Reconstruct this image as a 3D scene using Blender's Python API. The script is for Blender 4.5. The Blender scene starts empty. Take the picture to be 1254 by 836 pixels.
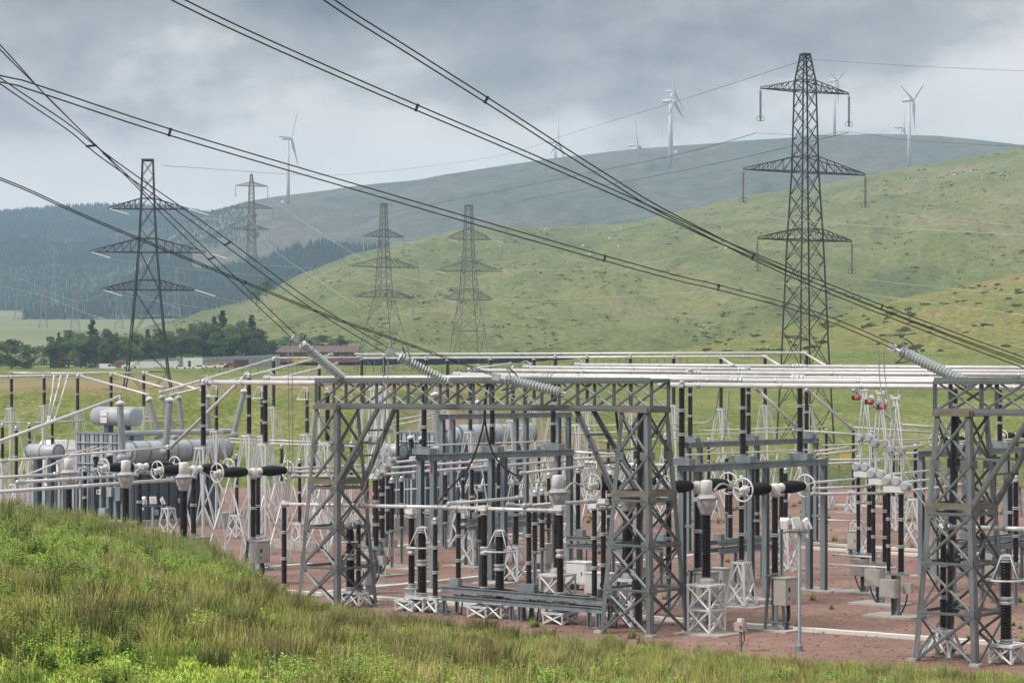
import bpy, math, random
import numpy as np
from mathutils import Vector, Matrix, noise as mnoise
random.seed(7); rng = np.random.default_rng(7)
S = bpy.context.scene; C = S.collection
R = math.radians
F = 2800.0; HZ = 466.0; CH = 11.0          # focal length in photo pixels, horizon row, eye height above the yard
# ---------------------------------------------------------------- camera
cd = bpy.data.cameras.new("camera"); cam = bpy.data.objects.new("camera", cd); C.objects.link(cam); S.camera = cam
cam.location = (0, 0, CH); cam.rotation_euler = (R(90), 0, 0)
cd.sensor_width = 36; cd.lens = 36 * F / 1254; cd.shift_y = (HZ - 418) / 1254
cd.clip_start = 0.5; cd.clip_end = 30000
# ---------------------------------------------------------------- sky, sun, exposure
CL1, CL2, DOME = 2.1, 1.3, 3.4
SUN_EL, SUN_AZ = R(46), R(-112)            # azimuth measured from +Y towards +X: behind and to the left
W = bpy.data.worlds.new("World"); S.world = W; W.use_nodes = True
wn = W.node_tree; wn.nodes.clear()
def nd(t, k, **kw):
    n = t.nodes.new(k)
    for a, v in kw.items():
        if a == 'inp':
            for i, x in v.items(): n.inputs[i].default_value = x
        else: setattr(n, a, v)
    return n
def ramp(t, stops, interp='LINEAR'):
    n = t.nodes.new('ShaderNodeValToRGB'); cr = n.color_ramp; cr.interpolation = interp
    while len(cr.elements) < len(stops): cr.elements.new(0.5)
    for e, (p, c) in zip(cr.elements, stops):
        e.position = p; e.color = (c if hasattr(c, '__len__') else (c, c, c)) + ((1,) if not hasattr(c, '__len__') or len(c) == 3 else ())
    return n
sky = nd(wn, 'ShaderNodeTexSky', sky_type='NISHITA', sun_disc=False, sun_elevation=SUN_EL, sun_rotation=SUN_AZ, air_density=1.0, dust_density=1.5)
tc = nd(wn, 'ShaderNodeTexCoord')
mp = nd(wn, 'ShaderNodeMapping', inp={'Scale': (5.0, 5.0, 9.0), 'Location': (11.0, 2.0, 3.0)})
n1 = nd(wn, 'ShaderNodeTexNoise', inp={'Scale': 1.0, 'Detail': 10.0, 'Roughness': 0.60, 'Distortion': 0.15})
mp2 = nd(wn, 'ShaderNodeMapping', inp={'Scale': (1.9, 1.9, 6.0), 'Location': (9.0, 1.0, 2.0)})
n2 = nd(wn, 'ShaderNodeTexNoise', inp={'Scale': 1.0, 'Detail': 3.0, 'Roughness': 0.5, 'Distortion': 0.2})
L = wn.links.new
L(tc.outputs['Generated'], mp.inputs[0]); L(mp.outputs[0], n1.inputs['Vector'])
L(tc.outputs['Generated'], mp2.inputs[0]); L(mp2.outputs[0], n2.inputs['Vector'])
sep = nd(wn, 'ShaderNodeSeparateXYZ'); L(tc.outputs['Generated'], sep.inputs[0])
def wmath(op, a, b_=None, c_=None):
    n = nd(wn, 'ShaderNodeMath', operation=op)
    for i, x in enumerate((a, b_, c_)):
        if x is None: continue
        if isinstance(x, (int, float)): n.inputs[i].default_value = x
        else: L(x, n.inputs[i])
    return n.outputs[0]
elev = nd(wn, 'ShaderNodeMapRange', interpolation_type='SMOOTHSTEP', inp={1: 0.03, 2: 0.185, 3: 0.0, 4: 1.0}); L(sep.outputs[2], elev.inputs[0])
cloud = wmath('ADD', wmath('MULTIPLY', n1.outputs[0], CL1), wmath('MULTIPLY', n2.outputs[0], CL2))
cloud = wmath('ADD', cloud, wmath('MULTIPLY_ADD', elev.outputs[0], 0.54, 0.5 - 0.5 * (CL1 + CL2) - 0.34))
cr = ramp(wn, [(0.10, (4.7, 4.45, 4.12)), (0.40, (4.0, 3.78, 3.5)), (0.50, (3.1, 2.93, 2.70)), (0.58, (2.25, 2.13, 1.98)), (0.74, (1.5, 1.42, 1.32)), (0.98, (0.55, 0.54, 0.52))])
L(cloud, cr.inputs[0])
# an overcast dome is about three times as bright overhead as at the horizon
dome = nd(wn, 'ShaderNodeMapRange', interpolation_type='SMOOTHSTEP', inp={1: 0.15, 2: 0.95, 3: 1.0, 4: DOME}); L(sep.outputs[2], dome.inputs[0])
dm = nd(wn, 'ShaderNodeMixRGB', blend_type='MULTIPLY', inp={0: 1.0}); L(cr.outputs[0], dm.inputs[1]); L(dome.outputs[0], dm.inputs[2]); cr = dm
mixc = nd(wn, 'ShaderNodeMixRGB', inp={0: 0.95}); L(sky.outputs[0], mixc.inputs[1]); L(cr.outputs[0], mixc.inputs[2])
bg = nd(wn, 'ShaderNodeBackground', inp={1: 0.1}); L(mixc.outputs[0], bg.inputs[0])
wo = nd(wn, 'ShaderNodeOutputWorld'); L(bg.outputs[0], wo.inputs[0])
sd = bpy.data.lights.new("sun", 'SUN'); sd.energy = 1.5; sd.angle = R(10); sd.color = (1, 0.96, 0.9)
sun = bpy.data.objects.new("sun", sd); C.objects.link(sun)
sdir = Vector((math.sin(SUN_AZ) * math.cos(SUN_EL), math.cos(SUN_AZ) * math.cos(SUN_EL), math.sin(SUN_EL)))
sun.rotation_euler = sdir.to_track_quat('Z', 'Y').to_euler()
vs = S.view_settings; vs.view_transform = 'Standard'; vs.look = 'None'; vs.gamma = 1; vs.exposure = 1.28; vs.use_curve_mapping = False
# ---------------------------------------------------------------- materials
def mat(name, col, rough=0.6, metal=0.0, var=0.25, scale=3.0, bump=0.0, col2=None, streak=False, spec=0.5):
    m = bpy.data.materials.new(name); m.use_nodes = True; t = m.node_tree; b = t.nodes['Principled BSDF']
    b.inputs['Roughness'].default_value = rough; b.inputs['Metallic'].default_value = metal
    b.inputs['Specular IOR Level'].default_value = spec
    co = nd(t, 'ShaderNodeTexCoord'); mpp = nd(t, 'ShaderNodeMapping', inp={'Scale': (scale, scale, scale * (0.15 if streak else 1))})
    n = nd(t, 'ShaderNodeTexNoise', inp={'Scale': 1.0, 'Detail': 5.0, 'Roughness': 0.6})
    t.links.new(co.outputs['Object'], mpp.inputs[0]); t.links.new(mpp.outputs[0], n.inputs['Vector'])
    c2 = col2 or tuple(c * (1 - var) for c in col); c1 = tuple(min(1, c * (1 + var * 0.5)) for c in col)
    r = ramp(t, [(0.3, c2), (0.7, c1)]); t.links.new(n.outputs[0], r.inputs[0]); t.links.new(r.outputs[0], b.inputs['Base Color'])
    if bump:
        n3 = nd(t, 'ShaderNodeTexNoise', inp={'Scale': scale * 12, 'Detail': 3.0}); t.links.new(co.outputs['Object'], n3.inputs['Vector'])
        bm = nd(t, 'ShaderNodeBump', inp={'Strength': bump, 'Distance': 0.05}); t.links.new(n3.outputs[0], bm.inputs['Height']); t.links.new(bm.outputs[0], b.inputs['Normal'])
    return m
M = dict(
    galv=mat('galvanised_steel', (0.155, 0.172, 0.182), 0.5, 0.25, 0.45, 2.4, 0.08, (0.062, 0.066, 0.064), streak=True),
    portal=mat('grey_steel', (0.195, 0.23, 0.25), 0.5, 0.2, 0.4, 1.8, streak=True),
    rust=mat('stained_steel', (0.17, 0.15, 0.12), 0.7, 0.2, 0.4, 2.0),
    white=mat('white_steel', (0.56, 0.58, 0.60), 0.5, 0.0, 0.32, 2.5, streak=True),
    alu=mat('aluminium_tube', (0.60, 0.61, 0.62), 0.38, 0.15, 0.16, 1.2),
    alud=mat('cast_aluminium', (0.42, 0.44, 0.46), 0.45, 0.3, 0.3, 6.0),
    cap=mat('pale_grey_cap', (0.60, 0.61, 0.60), 0.5, 0.0, 0.12, 3.0, streak=True),
    porc=mat('brown_porcelain', (0.013, 0.008, 0.008), 0.38, 0.0, 0.4, 4.0, spec=0.22),
    black=mat('black_porcelain', (0.010, 0.008, 0.009), 0.32, 0.0, 0.3, 4.0, spec=0.25),
    grey=mat('grey_porcelain', (0.27, 0.295, 0.31), 0.4, 0.0, 0.15, 5.0),
    lampg=mat('lamp_reflector', (0.42, 0.42, 0.40), 0.25, 0.0, 0.3, 12.0),
    glass=mat('glass_discs', (0.47, 0.525, 0.535), 0.22, 0.0, 0.12, 8.0),
    blue=mat('blue_grey_paint', (0.18, 0.225, 0.262), 0.45, 0.0, 0.38, 1.3, streak=True),
    bluel=mat('pale_blue_grey_paint', (0.335, 0.378, 0.41), 0.42, 0.0, 0.24, 1.1),
    blued=mat('blue_grey_shade_and_dark_paint', (0.062, 0.090, 0.115), 0.5, 0.0, 0.35, 1.0),  # shade of the transformer tank's side is in this colour; also plain dark paint
    cab=mat('cabinet_grey', (0.36, 0.345, 0.325), 0.5, 0.1, 0.12, 2.0),
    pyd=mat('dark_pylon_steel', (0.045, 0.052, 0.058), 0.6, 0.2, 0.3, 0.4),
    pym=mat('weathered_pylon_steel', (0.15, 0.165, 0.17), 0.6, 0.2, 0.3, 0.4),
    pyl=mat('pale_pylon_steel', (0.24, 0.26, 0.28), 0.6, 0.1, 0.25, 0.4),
    turb=mat('turbine_white', (0.52, 0.54, 0.56), 0.45, 0.0, 0.05, 0.05),
    wire=mat('weathered_wire', (0.035, 0.036, 0.038), 0.6, 0.2, 0.2, 0.5),
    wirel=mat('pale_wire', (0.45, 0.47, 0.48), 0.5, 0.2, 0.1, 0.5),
    conc=mat('concrete', (0.36, 0.345, 0.32), 0.85, 0.0, 0.35, 0.8, 0.2),
    kerb=mat('pale_concrete', (0.62, 0.60, 0.57), 0.85, 0.0, 0.25, 0.7, 0.2),
    red=mat('red_paint', (0.33, 0.04, 0.055), 0.5, 0, 0.15), pink=mat('red_label', (0.55, 0.16, 0.2), 0.5, 0, 0.1),
    yellow=mat('yellow_paint', (0.62, 0.42, 0.05), 0.5, 0, 0.15), orange=mat('orange_paint', (0.48, 0.24, 0.05), 0.6, 0, 0.2),
    sign=mat('white_sign', (0.74, 0.74, 0.73), 0.5, 0, 0.06), ink=mat('dark_ink', (0.09, 0.11, 0.15), 0.6, 0, 0.1), bluep=mat('blue_plate', (0.03, 0.16, 0.5), 0.5, 0, 0.1),
    vwhite=mat('white_vehicle_paint', (0.74, 0.75, 0.76), 0.3, 0, 0.06), glassd=mat('dark_window_glass', (0.02, 0.025, 0.03), 0.1, 0, 0.1),
    tyre=mat('tyre_rubber', (0.02, 0.02, 0.02), 0.85, 0, 0.1), maroon=mat('maroon_paint', (0.10, 0.035, 0.04), 0.6, 0, 0.2),
    shed=mat('grey_cladding', (0.26, 0.29, 0.32), 0.6, 0, 0.2, 0.3), brick=mat('red_brick', (0.22, 0.10, 0.075), 0.85, 0, 0.3, 1.5), roof=mat('brown_roof_tiles', (0.12, 0.085, 0.07), 0.8, 0, 0.3, 1.0),
    wood=mat('weathered_wood', (0.15, 0.13, 0.10), 0.9, 0, 0.3), bark=mat('bark', (0.07, 0.055, 0.04), 0.9, 0, 0.3),
    fence=mat('green_grey_mesh', (0.13, 0.17, 0.15), 0.6, 0.2, 0.2),
)
# ---------------------------------------------------------------- projection helpers
def U(px, py, Y): return Vector(((px - 627) * Y / F, Y, CH - (py - HZ) * Y / F))
def G(px, py): Y = CH * F / (py - HZ); return Vector(((px - 627) * Y / F, Y, 0.0))
def zy(py, Y): return CH - (py - HZ) * Y / F
YAW = R(-40)
uu = Vector((math.cos(YAW), math.sin(YAW), 0)); vv = Vector((-math.sin(YAW), math.cos(YAW), 0)); ZZ = Vector((0, 0, 1))
# ---------------------------------------------------------------- mesh builder
class MB:
    def __init__(s): s.v = []; s.f = []
    def box(s, c, sx, sy, sz, yaw=0.0):
        c = Vector(c); a = Vector((math.cos(yaw), math.sin(yaw), 0)) * (sx / 2); b = Vector((-math.sin(yaw), math.cos(yaw), 0)) * (sy / 2); z = ZZ * (sz / 2)
        n = len(s.v)
        for k in (-1, 1):
            for i, j in ((-1, -1), (1, -1), (1, 1), (-1, 1)): s.v.append(c + a * i + b * j + z * k)
        s.f += [[n + i for i in q] for q in ((3, 2, 1, 0), (4, 5, 6, 7), (0, 1, 5, 4), (1, 2, 6, 5), (2, 3, 7, 6), (3, 0, 4, 7))]; return s
    def hexa(s, pts):           # 8 points: bottom 4 ccw, top 4 ccw
        n = len(s.v); s.v += [Vector(p) for p in pts]
        s.f += [[n + i for i in q] for q in ((3, 2, 1, 0), (4, 5, 6, 7), (0, 1, 5, 4), (1, 2, 6, 5), (2, 3, 7, 6), (3, 0, 4, 7))]; return s
    def frame(s, d):
        d = d.normalized(); a = d.cross(ZZ if abs(d.z) < 0.95 else Vector((1, 0, 0))).normalized(); return a, a.cross(d).normalized()
    def bar(s, p, q, w, h=None):
        p = Vector(p); q = Vector(q); a, b = s.frame(q - p); a = a * (w / 2); b = b * ((h or w) / 2); n = len(s.v)
        for c in (p, q):
            for i, j in ((-1, -1), (1, -1), (1, 1), (-1, 1)): s.v.append(c + a * i + b * j)
        s.f += [[n + i for i in qd] for qd in ((3, 2, 1, 0), (4, 5, 6, 7), (0, 1, 5, 4), (1, 2, 6, 5), (2, 3, 7, 6), (3, 0, 4, 7))]; return s
    def tube(s, p, q, r0, r1=None, n=8):
        return s.lathe(p, q, [(r0, 0.0), (r1 if r1 is not None else r0, 1.0)], n)
    def lathe(s, p, q, prof, n=10, cap=True):      # prof: (radius, fraction along p->q)
        p = Vector(p); q = Vector(q); a, b = s.frame(q - p); k0 = len(s.v)
        cs = [(math.cos(2 * math.pi * i / n), math.sin(2 * math.pi * i / n)) for i in range(n)]
        for r, t in prof:
            c = p.lerp(q, t)
            for cx, sx in cs: s.v.append(c + a * (cx * r) + b * (sx * r))
        for m in range(len(prof) - 1):
            o = k0 + m * n
            for i in range(n): s.f.append([o + i, o + (i + 1) % n, o + n + (i + 1) % n, o + n + i])
        if cap:
            s.f.append([k0 + i for i in range(n)][::-1]); s.f.append([k0 + (len(prof) - 1) * n + i for i in range(n)])
        return s
    def poly(s, pts, r, n=6):                      # swept tube along points
        pts = [Vector(p) for p in pts]; k0 = len(s.v)
        for i, c in enumerate(pts):
            d = pts[min(i + 1, len(pts) - 1)] - pts[max(i - 1, 0)]; a, b = s.frame(d)
            for j in range(n):
                t = 2 * math.pi * j / n; s.v.append(c + a * (r * math.cos(t)) + b * (r * math.sin(t)))
        for m in range(len(pts) - 1):
            o = k0 + m * n
            for i in range(n): s.f.append([o + i, o + (i + 1) % n, o + n + (i + 1) % n, o + n + i])
        return s
    def ring(s, c, axis, rad, r, n=20, m=6, arc=1.0):
        a, b = s.frame(Vector(axis)); c = Vector(c); k = n if arc >= 1 else n
        pts = [c + a * (rad * math.cos(2 * math.pi * arc * i / n)) + b * (rad * math.sin(2 * math.pi * arc * i / n)) for i in range(n + 1)]
        return s.poly(pts, r, m)
    def ell(s, c, rx, ry, rz, n=10, m=6):
        k0 = len(s.v); c = Vector(c)
        for j in range(m + 1):
            ph = math.pi * (j + 0.001) / (m + 0.002) - math.pi / 2
            for i in range(n):
                t = 2 * math.pi * i / n; s.v.append(c + Vector((rx * math.cos(ph) * math.cos(t), ry * math.cos(ph) * math.sin(t), rz * math.sin(ph))))
        for j in range(m):
            o = k0 + j * n
            for i in range(n): s.f.append([o + i, o + (i + 1) % n, o + n + (i + 1) % n, o + n + i])
        return s
    def ins(s, p, q, r, pitch=0.085, n=10, shed=1.2):  # ribbed porcelain column
        Ln = (Vector(q) - Vector(p)).length; k = max(3, int(Ln / pitch)); prof = []
        for i in range(k):
            prof += [(r, i / k), (r * shed, (i + 0.25) / k), (r * shed * 0.97, (i + 0.38) / k), (r, (i + 0.62) / k)]
        prof.append((r, 1.0)); return s.lathe(p, q, prof, n)
    def build(s, name, m, parent=None, smooth=False, **kw):
        me = bpy.data.meshes.new(name); off = parent_loc(parent)
        me.from_pydata([(x[0] - off[0], x[1] - off[1], x[2] - off[2]) for x in s.v], [], s.f)
        me.materials.append(M[m] if isinstance(m, str) else m)
        if smooth: me.polygons.foreach_set('use_smooth', [True] * len(me.polygons))
        return place(name, me, parent, **kw)
def parent_loc(p):
    o = Vector((0, 0, 0))
    while p is not None: o += p.location; p = p.parent
    return o
def place(name, me, parent=None, **kw):
    o = bpy.data.objects.new(name, me); C.objects.link(o)
    if parent is not None: o.parent = parent
    for k, v in kw.items(): o[k] = v
    return o
USED = {}
def thing(name, label, cat, loc, group=None):
    o = bpy.data.objects.new(name, None); C.objects.link(o); o.location = loc; o.empty_display_size = 0.3
    return tag(o, label, cat, group)
def tag(o, label, cat, group=None):
    o['label'] = label; o['category'] = cat
    if group: o['group'] = group
    if label in USED: print('DUP LABEL', label)
    USED[label] = 1
    return o
# unit angle iron (L section) and unit box, shared by every lattice piece
def unit(name, L_section, m):
    b = MB()
    if L_section:
        t = 0.13
        b.box((0, -0.5 + t / 2, 0.5), 1, t, 1); b.box((-0.5 + t / 2, t / 2, 0.5), t, 1 - t, 1)
    else: b.box((0, 0, 0.5), 1, 1, 1)
    me = bpy.data.meshes.new(name); me.from_pydata([tuple(x) for x in b.v], [], b.f); me.materials.append(M[m]); return me
UNIT = {}
def piece(name, p, q, w, m, parent, Ls=True, h=None, roll=0.0):
    key = (m, Ls)
    if key not in UNIT: UNIT[key] = unit(name, Ls, m)
    p = Vector(p); q = Vector(q); d = q - p
    o = place(name, UNIT[key], parent)
    rot = d.to_track_quat('Z', 'Y').to_matrix()
    if roll: rot = rot @ Matrix.Rotation(roll, 3, 'Z')
    o.matrix_local = Matrix.Translation(p - parent_loc(parent)) @ rot.to_4x4() @ Matrix.Diagonal((w, h or w, d.length, 1))
    return o
def corners(c, hw, z, yaw):
    c = Vector(c); a = Vector((math.cos(yaw), math.sin(yaw), 0)) * hw; b = Vector((-math.sin(yaw), math.cos(yaw), 0)) * hw
    return [Vector((c.x, c.y, z)) + a * i + b * j for i, j in ((-1, -1), (1, -1), (1, 1), (-1, 1))]
def ordn(i): return ['first', 'second', 'third', 'fourth', 'fifth', 'sixth', 'seventh', 'eighth', 'ninth', 'tenth', 'eleventh', 'twelfth', 'thirteenth', 'fourteenth', 'fifteenth', 'sixteenth', 'seventeenth', 'eighteenth'][i]
def smooth(a, b, x): t = min(1, max(0, (x - a) / (b - a))); return t * t * (3 - 2 * t)
def lerpl(x, pts):
    if x <= pts[0][0]: return pts[0][1]
    for (a, b), (c, d) in zip(pts, pts[1:]):
        if x <= c: return b + (d - b) * (x - a) / (c - a)
    return pts[-1][1]
def fbm(x, y, z=0.0, o=4): return mnoise.fractal(Vector((x, y, z)), 1.0, 2.0, o)
_tag = tag
def tag(o, label, cat, group=None):
    return _tag(o, label, cat, group)
# ================================================================ SETTING: terrain
def land_mat(name, cols, s_big, s_mid, s_fine, rough=0.95, bump=0.0, stretch=(1, 1, 1), bdist=0.3, fine_amt=0.45, extra=None):
    m = bpy.data.materials.new(name); m.use_nodes = True; t = m.node_tree; b = t.nodes['Principled BSDF']; lk = t.links.new
    b.inputs['Roughness'].default_value = rough; b.inputs['Specular IOR Level'].default_value = 0.15
    co = nd(t, 'ShaderNodeTexCoord'); mpp = nd(t, 'ShaderNodeMapping', inp={'Scale': stretch}); lk(co.outputs['Object'], mpp.inputs[0])
    def nz(sc, det, ro=0.6):
        n = nd(t, 'ShaderNodeTexNoise', inp={'Scale': sc, 'Detail': det, 'Roughness': ro}); lk(mpp.outputs[0], n.inputs['Vector']); return n
    a = nz(s_big, 6); c = nz(s_mid, 10, 0.68); d = nz(s_fine, 4, 0.7)
    r = ramp(t, cols); mixa = nd(t, 'ShaderNodeMath', operation='MULTIPLY_ADD', inp={1: 0.5}); lk(a.outputs[0], mixa.inputs[0])
    half = nd(t, 'ShaderNodeMath', operation='MULTIPLY', inp={1: 0.5}); lk(c.outputs[0], half.inputs[0]); lk(half.outputs[0], mixa.inputs[2]); lk(mixa.outputs[0], r.inputs[0])
    mul = nd(t, 'ShaderNodeMapRange', inp={1: 0.3, 2: 0.7, 3: 1 - fine_amt, 4: 1 + fine_amt}); lk(d.outputs[0], mul.inputs[0])
    mm = nd(t, 'ShaderNodeMixRGB', blend_type='MULTIPLY', inp={0: 1.0}); lk(r.outputs[0], mm.inputs[1]); lk(mul.outputs[0], mm.inputs[2])
    out = mm.outputs[0]
    if extra: out = extra(t, lk, co, out)
    lk(out, b.inputs['Base Color'])
    if bump:
        bm = nd(t, 'ShaderNodeBump', inp={'Strength': bump, 'Distance': bdist}); lk(d.outputs[0], bm.inputs['Height']); lk(bm.outputs[0], b.inputs['Normal'])
    return m
M['soil'] = land_mat('rough_turf', [(0.32, (0.050, 0.060, 0.018)), (0.5, (0.10, 0.125, 0.030)), (0.66, (0.15, 0.16, 0.06))], 0.12, 0.9, 9.0, bump=0.6, bdist=0.1)
M['stone'] = land_mat('loose_stone', [(0.35, (0.18, 0.125, 0.108)), (0.5, (0.26, 0.18, 0.155)), (0.65, (0.38, 0.32, 0.29))], 1.5, 4.0, 9.0)
M['gravel'] = land_mat('red_gravel', [(0.36, (0.140, 0.094, 0.080)), (0.47, (0.222, 0.140, 0.116)), (0.56, (0.258, 0.164, 0.136)), (0.66, (0.325, 0.240, 0.208))], 0.12, 1.1, 12.0, bump=0.9, bdist=0.06, fine_amt=0.4)
def bare_earth(t, lk, co, col):       # the bare brown bank cut behind the middle transformer
    sp = nd(t, 'ShaderNodeSeparateXYZ'); lk(co.outputs['Object'], sp.inputs[0])
    n = nd(t, 'ShaderNodeTexNoise', inp={'Scale': 0.09, 'Detail': 5.0}); lk(co.outputs['Object'], n.inputs['Vector'])
    def mr(o, a, b2, c, d): q = nd(t, 'ShaderNodeMapRange', inp={1: a, 2: b2, 3: c, 4: d}); lk(o, q.inputs[0]); return q.outputs[0]
    def mu(p, q2): k = nd(t, 'ShaderNodeMath', operation='MULTIPLY'); lk(p, k.inputs[0]); lk(q2, k.inputs[1]); return k.outputs[0]
    m1 = mu(mr(sp.outputs[0], -15, -8, 0, 1), mr(sp.outputs[0], 7, 18, 1, 0)); m2 = mu(mr(sp.outputs[1], 238, 243, 0, 1), mr(sp.outputs[1], 272, 284, 1, 0))
    k = mu(mu(m1, m2), mr(n.outputs[0], 0.30, 0.42, 0, 1))
    mx_ = nd(t, 'ShaderNodeMixRGB', inp={2: (0.20, 0.155, 0.105, 1)}); lk(k, mx_.inputs[0]); lk(col, mx_.inputs[1])
    # dry hay-coloured strip on the crest at the left
    k2 = mu(mu(mr(sp.outputs[1], 279, 290, 0, 1), mr(sp.outputs[1], 360, 420, 1, 0)), mu(mr(sp.outputs[0], -24, -4, 1, 0), mr(n.outputs[0], 0.3, 0.55, 0.35, 1)))
    mx2_ = nd(t, 'ShaderNodeMixRGB', inp={2: (0.24, 0.19, 0.11, 1)}); lk(k2, mx2_.inputs[0]); lk(mx_.outputs[0], mx2_.inputs[1])
    return mx2_.outputs[0]
M['bank'] = land_mat('bank_grass', [(0.36, (0.070, 0.098, 0.020)), (0.47, (0.125, 0.158, 0.036)), (0.56, (0.175, 0.185, 0.058)), (0.66, (0.21, 0.185, 0.08))], 0.05, 0.30, 1.3, bump=0.7, bdist=0.4, extra=bare_earth, stretch=(1, 0.6, 1), fine_amt=0.5)
M['hill'] = land_mat('green_hill_grass', [(0.36, (0.070, 0.090, 0.032)), (0.45, (0.115, 0.138, 0.042)), (0.54, (0.160, 0.170, 0.062)), (0.64, (0.205, 0.175, 0.095))], 0.005, 0.030, 0.30, bump=0.8, bdist=2.0, stretch=(1, 0.55, 1), fine_amt=0.35)
M['hill2'] = land_mat('gorse_hill_grass', [(0.36, (0.062, 0.082, 0.020)), (0.45, (0.130, 0.150, 0.036)), (0.54, (0.180, 0.178, 0.054)), (0.64, (0.20, 0.165, 0.075))], 0.014, 0.07, 0.6, bump=0.8, bdist=1.2, stretch=(1, 0.5, 1), fine_amt=0.45)
M['moor'] = land_mat('heather_moor', [(0.36, (0.060, 0.080, 0.058)), (0.46, (0.095, 0.105, 0.078)), (0.55, (0.120, 0.115, 0.095)), (0.66, (0.140, 0.145, 0.090))], 0.0022, 0.010, 0.05, bump=0.8, bdist=4.0, stretch=(1, 0.45, 1.6), fine_amt=0.35)
M['valley'] = land_mat('valley_fields', [(0.35, (0.13, 0.16, 0.07)), (0.5, (0.19, 0.21, 0.10)), (0.65, (0.25, 0.235, 0.14))], 0.0022, 0.008, 0.03, stretch=(0.35, 1.4, 1), fine_amt=0.2)
M['forestfloor'] = land_mat('plantation_floor', [(0.35, (0.035, 0.055, 0.038)), (0.55, (0.05, 0.075, 0.048)), (0.7, (0.085, 0.11, 0.06))], 0.003, 0.02, 0.08, fine_amt=0.5)
def sheet(name, xs, ys, zf, m, sm=True):
    nx, ny = len(xs), len(ys); v = [(x, y, zf(x, y)) for y in ys for x in xs]
    f = [(j * nx + i, j * nx + i + 1, (j + 1) * nx + i + 1, (j + 1) * nx + i) for j in range(ny - 1) for i in range(nx - 1)]
    me = bpy.data.meshes.new(name); me.from_pydata(v, [], f); me.materials.append(M[m])
    if sm: me.polygons.foreach_set('use_smooth', [True] * len(f))
    return place(name, me, kind='structure')
# --- foreground hillside: eye height above a grassy knoll that falls away into the yard
Z28 = [(250, 7.28), (500, 7.0), (760, 6.4), (1254, 5.4)]
EDGE = [(-200, 612), (0, 614), (100, 628), (200, 652), (255, 664), (310, 698), (360, 726), (440, 746), (550, 760), (700, 775), (850, 787), (1000, 801), (1100, 807), (1254, 816), (1500, 828)]
def fore_z(x, y):
    if y <= 28:
        q = lerpl(627 + F * x / 28, Z28); return q + (9.3 - q) * (1 - y / 28) if y > 0 else 9.3 + 0.02 * min(40, -y)
    px = 627 + F * x / max(y, 28); e = lerpl(px, EDGE) + lerpl(px, [(0, 22), (300, 22), (700, 24), (1254, 28)]); z28 = lerpl(px, Z28)
    ze = CH - (e - HZ) * 66 / F; w = (y - 28) / 38
    fall = 92 - 12 * smooth(200, 800, px)
    bumpz = 0.16 * fbm(x * 0.16, y * 0.16, 3.0) * smooth(28, 36, y)
    if w <= 1: return z28 + (ze - z28) * w + bumpz * (1 - 0.5 * w)
    t = min(1.35, (y - 66) / (fall - 66)); return ze + (-0.6 - ze) * (t * t * (3 - 2 * t) if t < 1 else 1) + bumpz * max(0, 0.5 * (1 - t))
xs = list(np.linspace(-45, 45, 150)); ys = list(np.linspace(-30, 26, 20)) + list(np.linspace(28, 70, 70)) + list(np.linspace(71, 97, 27))
sheet('hillside', xs, ys, fore_z, 'soil')
# --- gravel yard, flat at z = 0
def yard_z(x, y): return 0.025 * fbm(x * 0.35, y * 0.35)
sheet('gravel_yard', list(np.linspace(-110, 90, 200)), list(np.linspace(64, 262, 200)), yard_z, 'gravel')
# --- bank and plateau behind the yard
def bank_z(x, y):
    px = 627 + F * x / y
    lw = 1 - smooth(480, 860, px)
    zl = lerpl(y, [(228, -0.35), (238, 0.1), (262, 4.6), (284, 9.75), (330, 10.3), (560, 13.6), (900, 17.5)])
    zr = lerpl(y, [(228, -0.35), (236, 0.1), (262, 1.0), (300, 2.5), (400, 9.5), (500, 17.5), (900, 19)])
    z = zl * lw + zr * (1 - lw)
    return z + (0.30 * fbm(x * 0.07, y * 0.07, 9) + 0.26 * fbm(x * 0.30, y * 0.22, 2)) * smooth(236, 250, y)
xs = list(np.linspace(-190, 200, 380)); ys = list(np.linspace(228, 340, 180)) + list(np.linspace(343, 900, 70))
sheet('grass_bank', xs, ys, bank_z, 'bank')
# --- hills: unrolled from foot to ridge at real distances, with a back slope
def hill(name, p0, p1, ncol, ridge, foot, y0, y1, m, amp, rows=60, k=1.0, back=400, seed=0):
    v = []; f = []
    for j in range(rows + 6):
        t = j / (rows - 1)
        for i in range(ncol):
            px = p0 + (p1 - p0) * i / (ncol - 1); ry = lerpl(px, ridge) if not callable(ridge) else ridge(px); fy = lerpl(px, foot)
            if t <= 1:
                Y = y0 + (y1 - y0) * t; z0 = zy(fy, y0); z1 = zy(ry, y1); z = z0 + (z1 - z0) * (t ** k)
                X = (px - 627) * Y / F
            else:
                d = (j - rows + 1) / 6; Y = y1 + back * d; X = (px - 627) * Y / F; z = zy(ry, y1) - (zy(ry, y1) - zy(fy, y0) + 30) * (d ** 1.6) * 0.8
            w = math.sin(math.pi * min(1, t)) ** 0.6 if t <= 1 else 0
            q = 2.2 / (y1 * 0.08); z += amp * (fbm(X * q, Y * q * 0.6, seed, 5)) * (0.12 + w)
            v.append((X, Y, z))
    n = ncol
    for j in range(rows + 5):
        for i in range(n - 1): f.append((j * n + i, j * n + i + 1, (j + 1) * n + i + 1, (j + 1) * n + i))
    me = bpy.data.meshes.new(name); me.from_pydata(v, [], f); me.materials.append(M[m]); me.polygons.foreach_set('use_smooth', [True] * len(f))
    return place(name, me, kind='structure')
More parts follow.
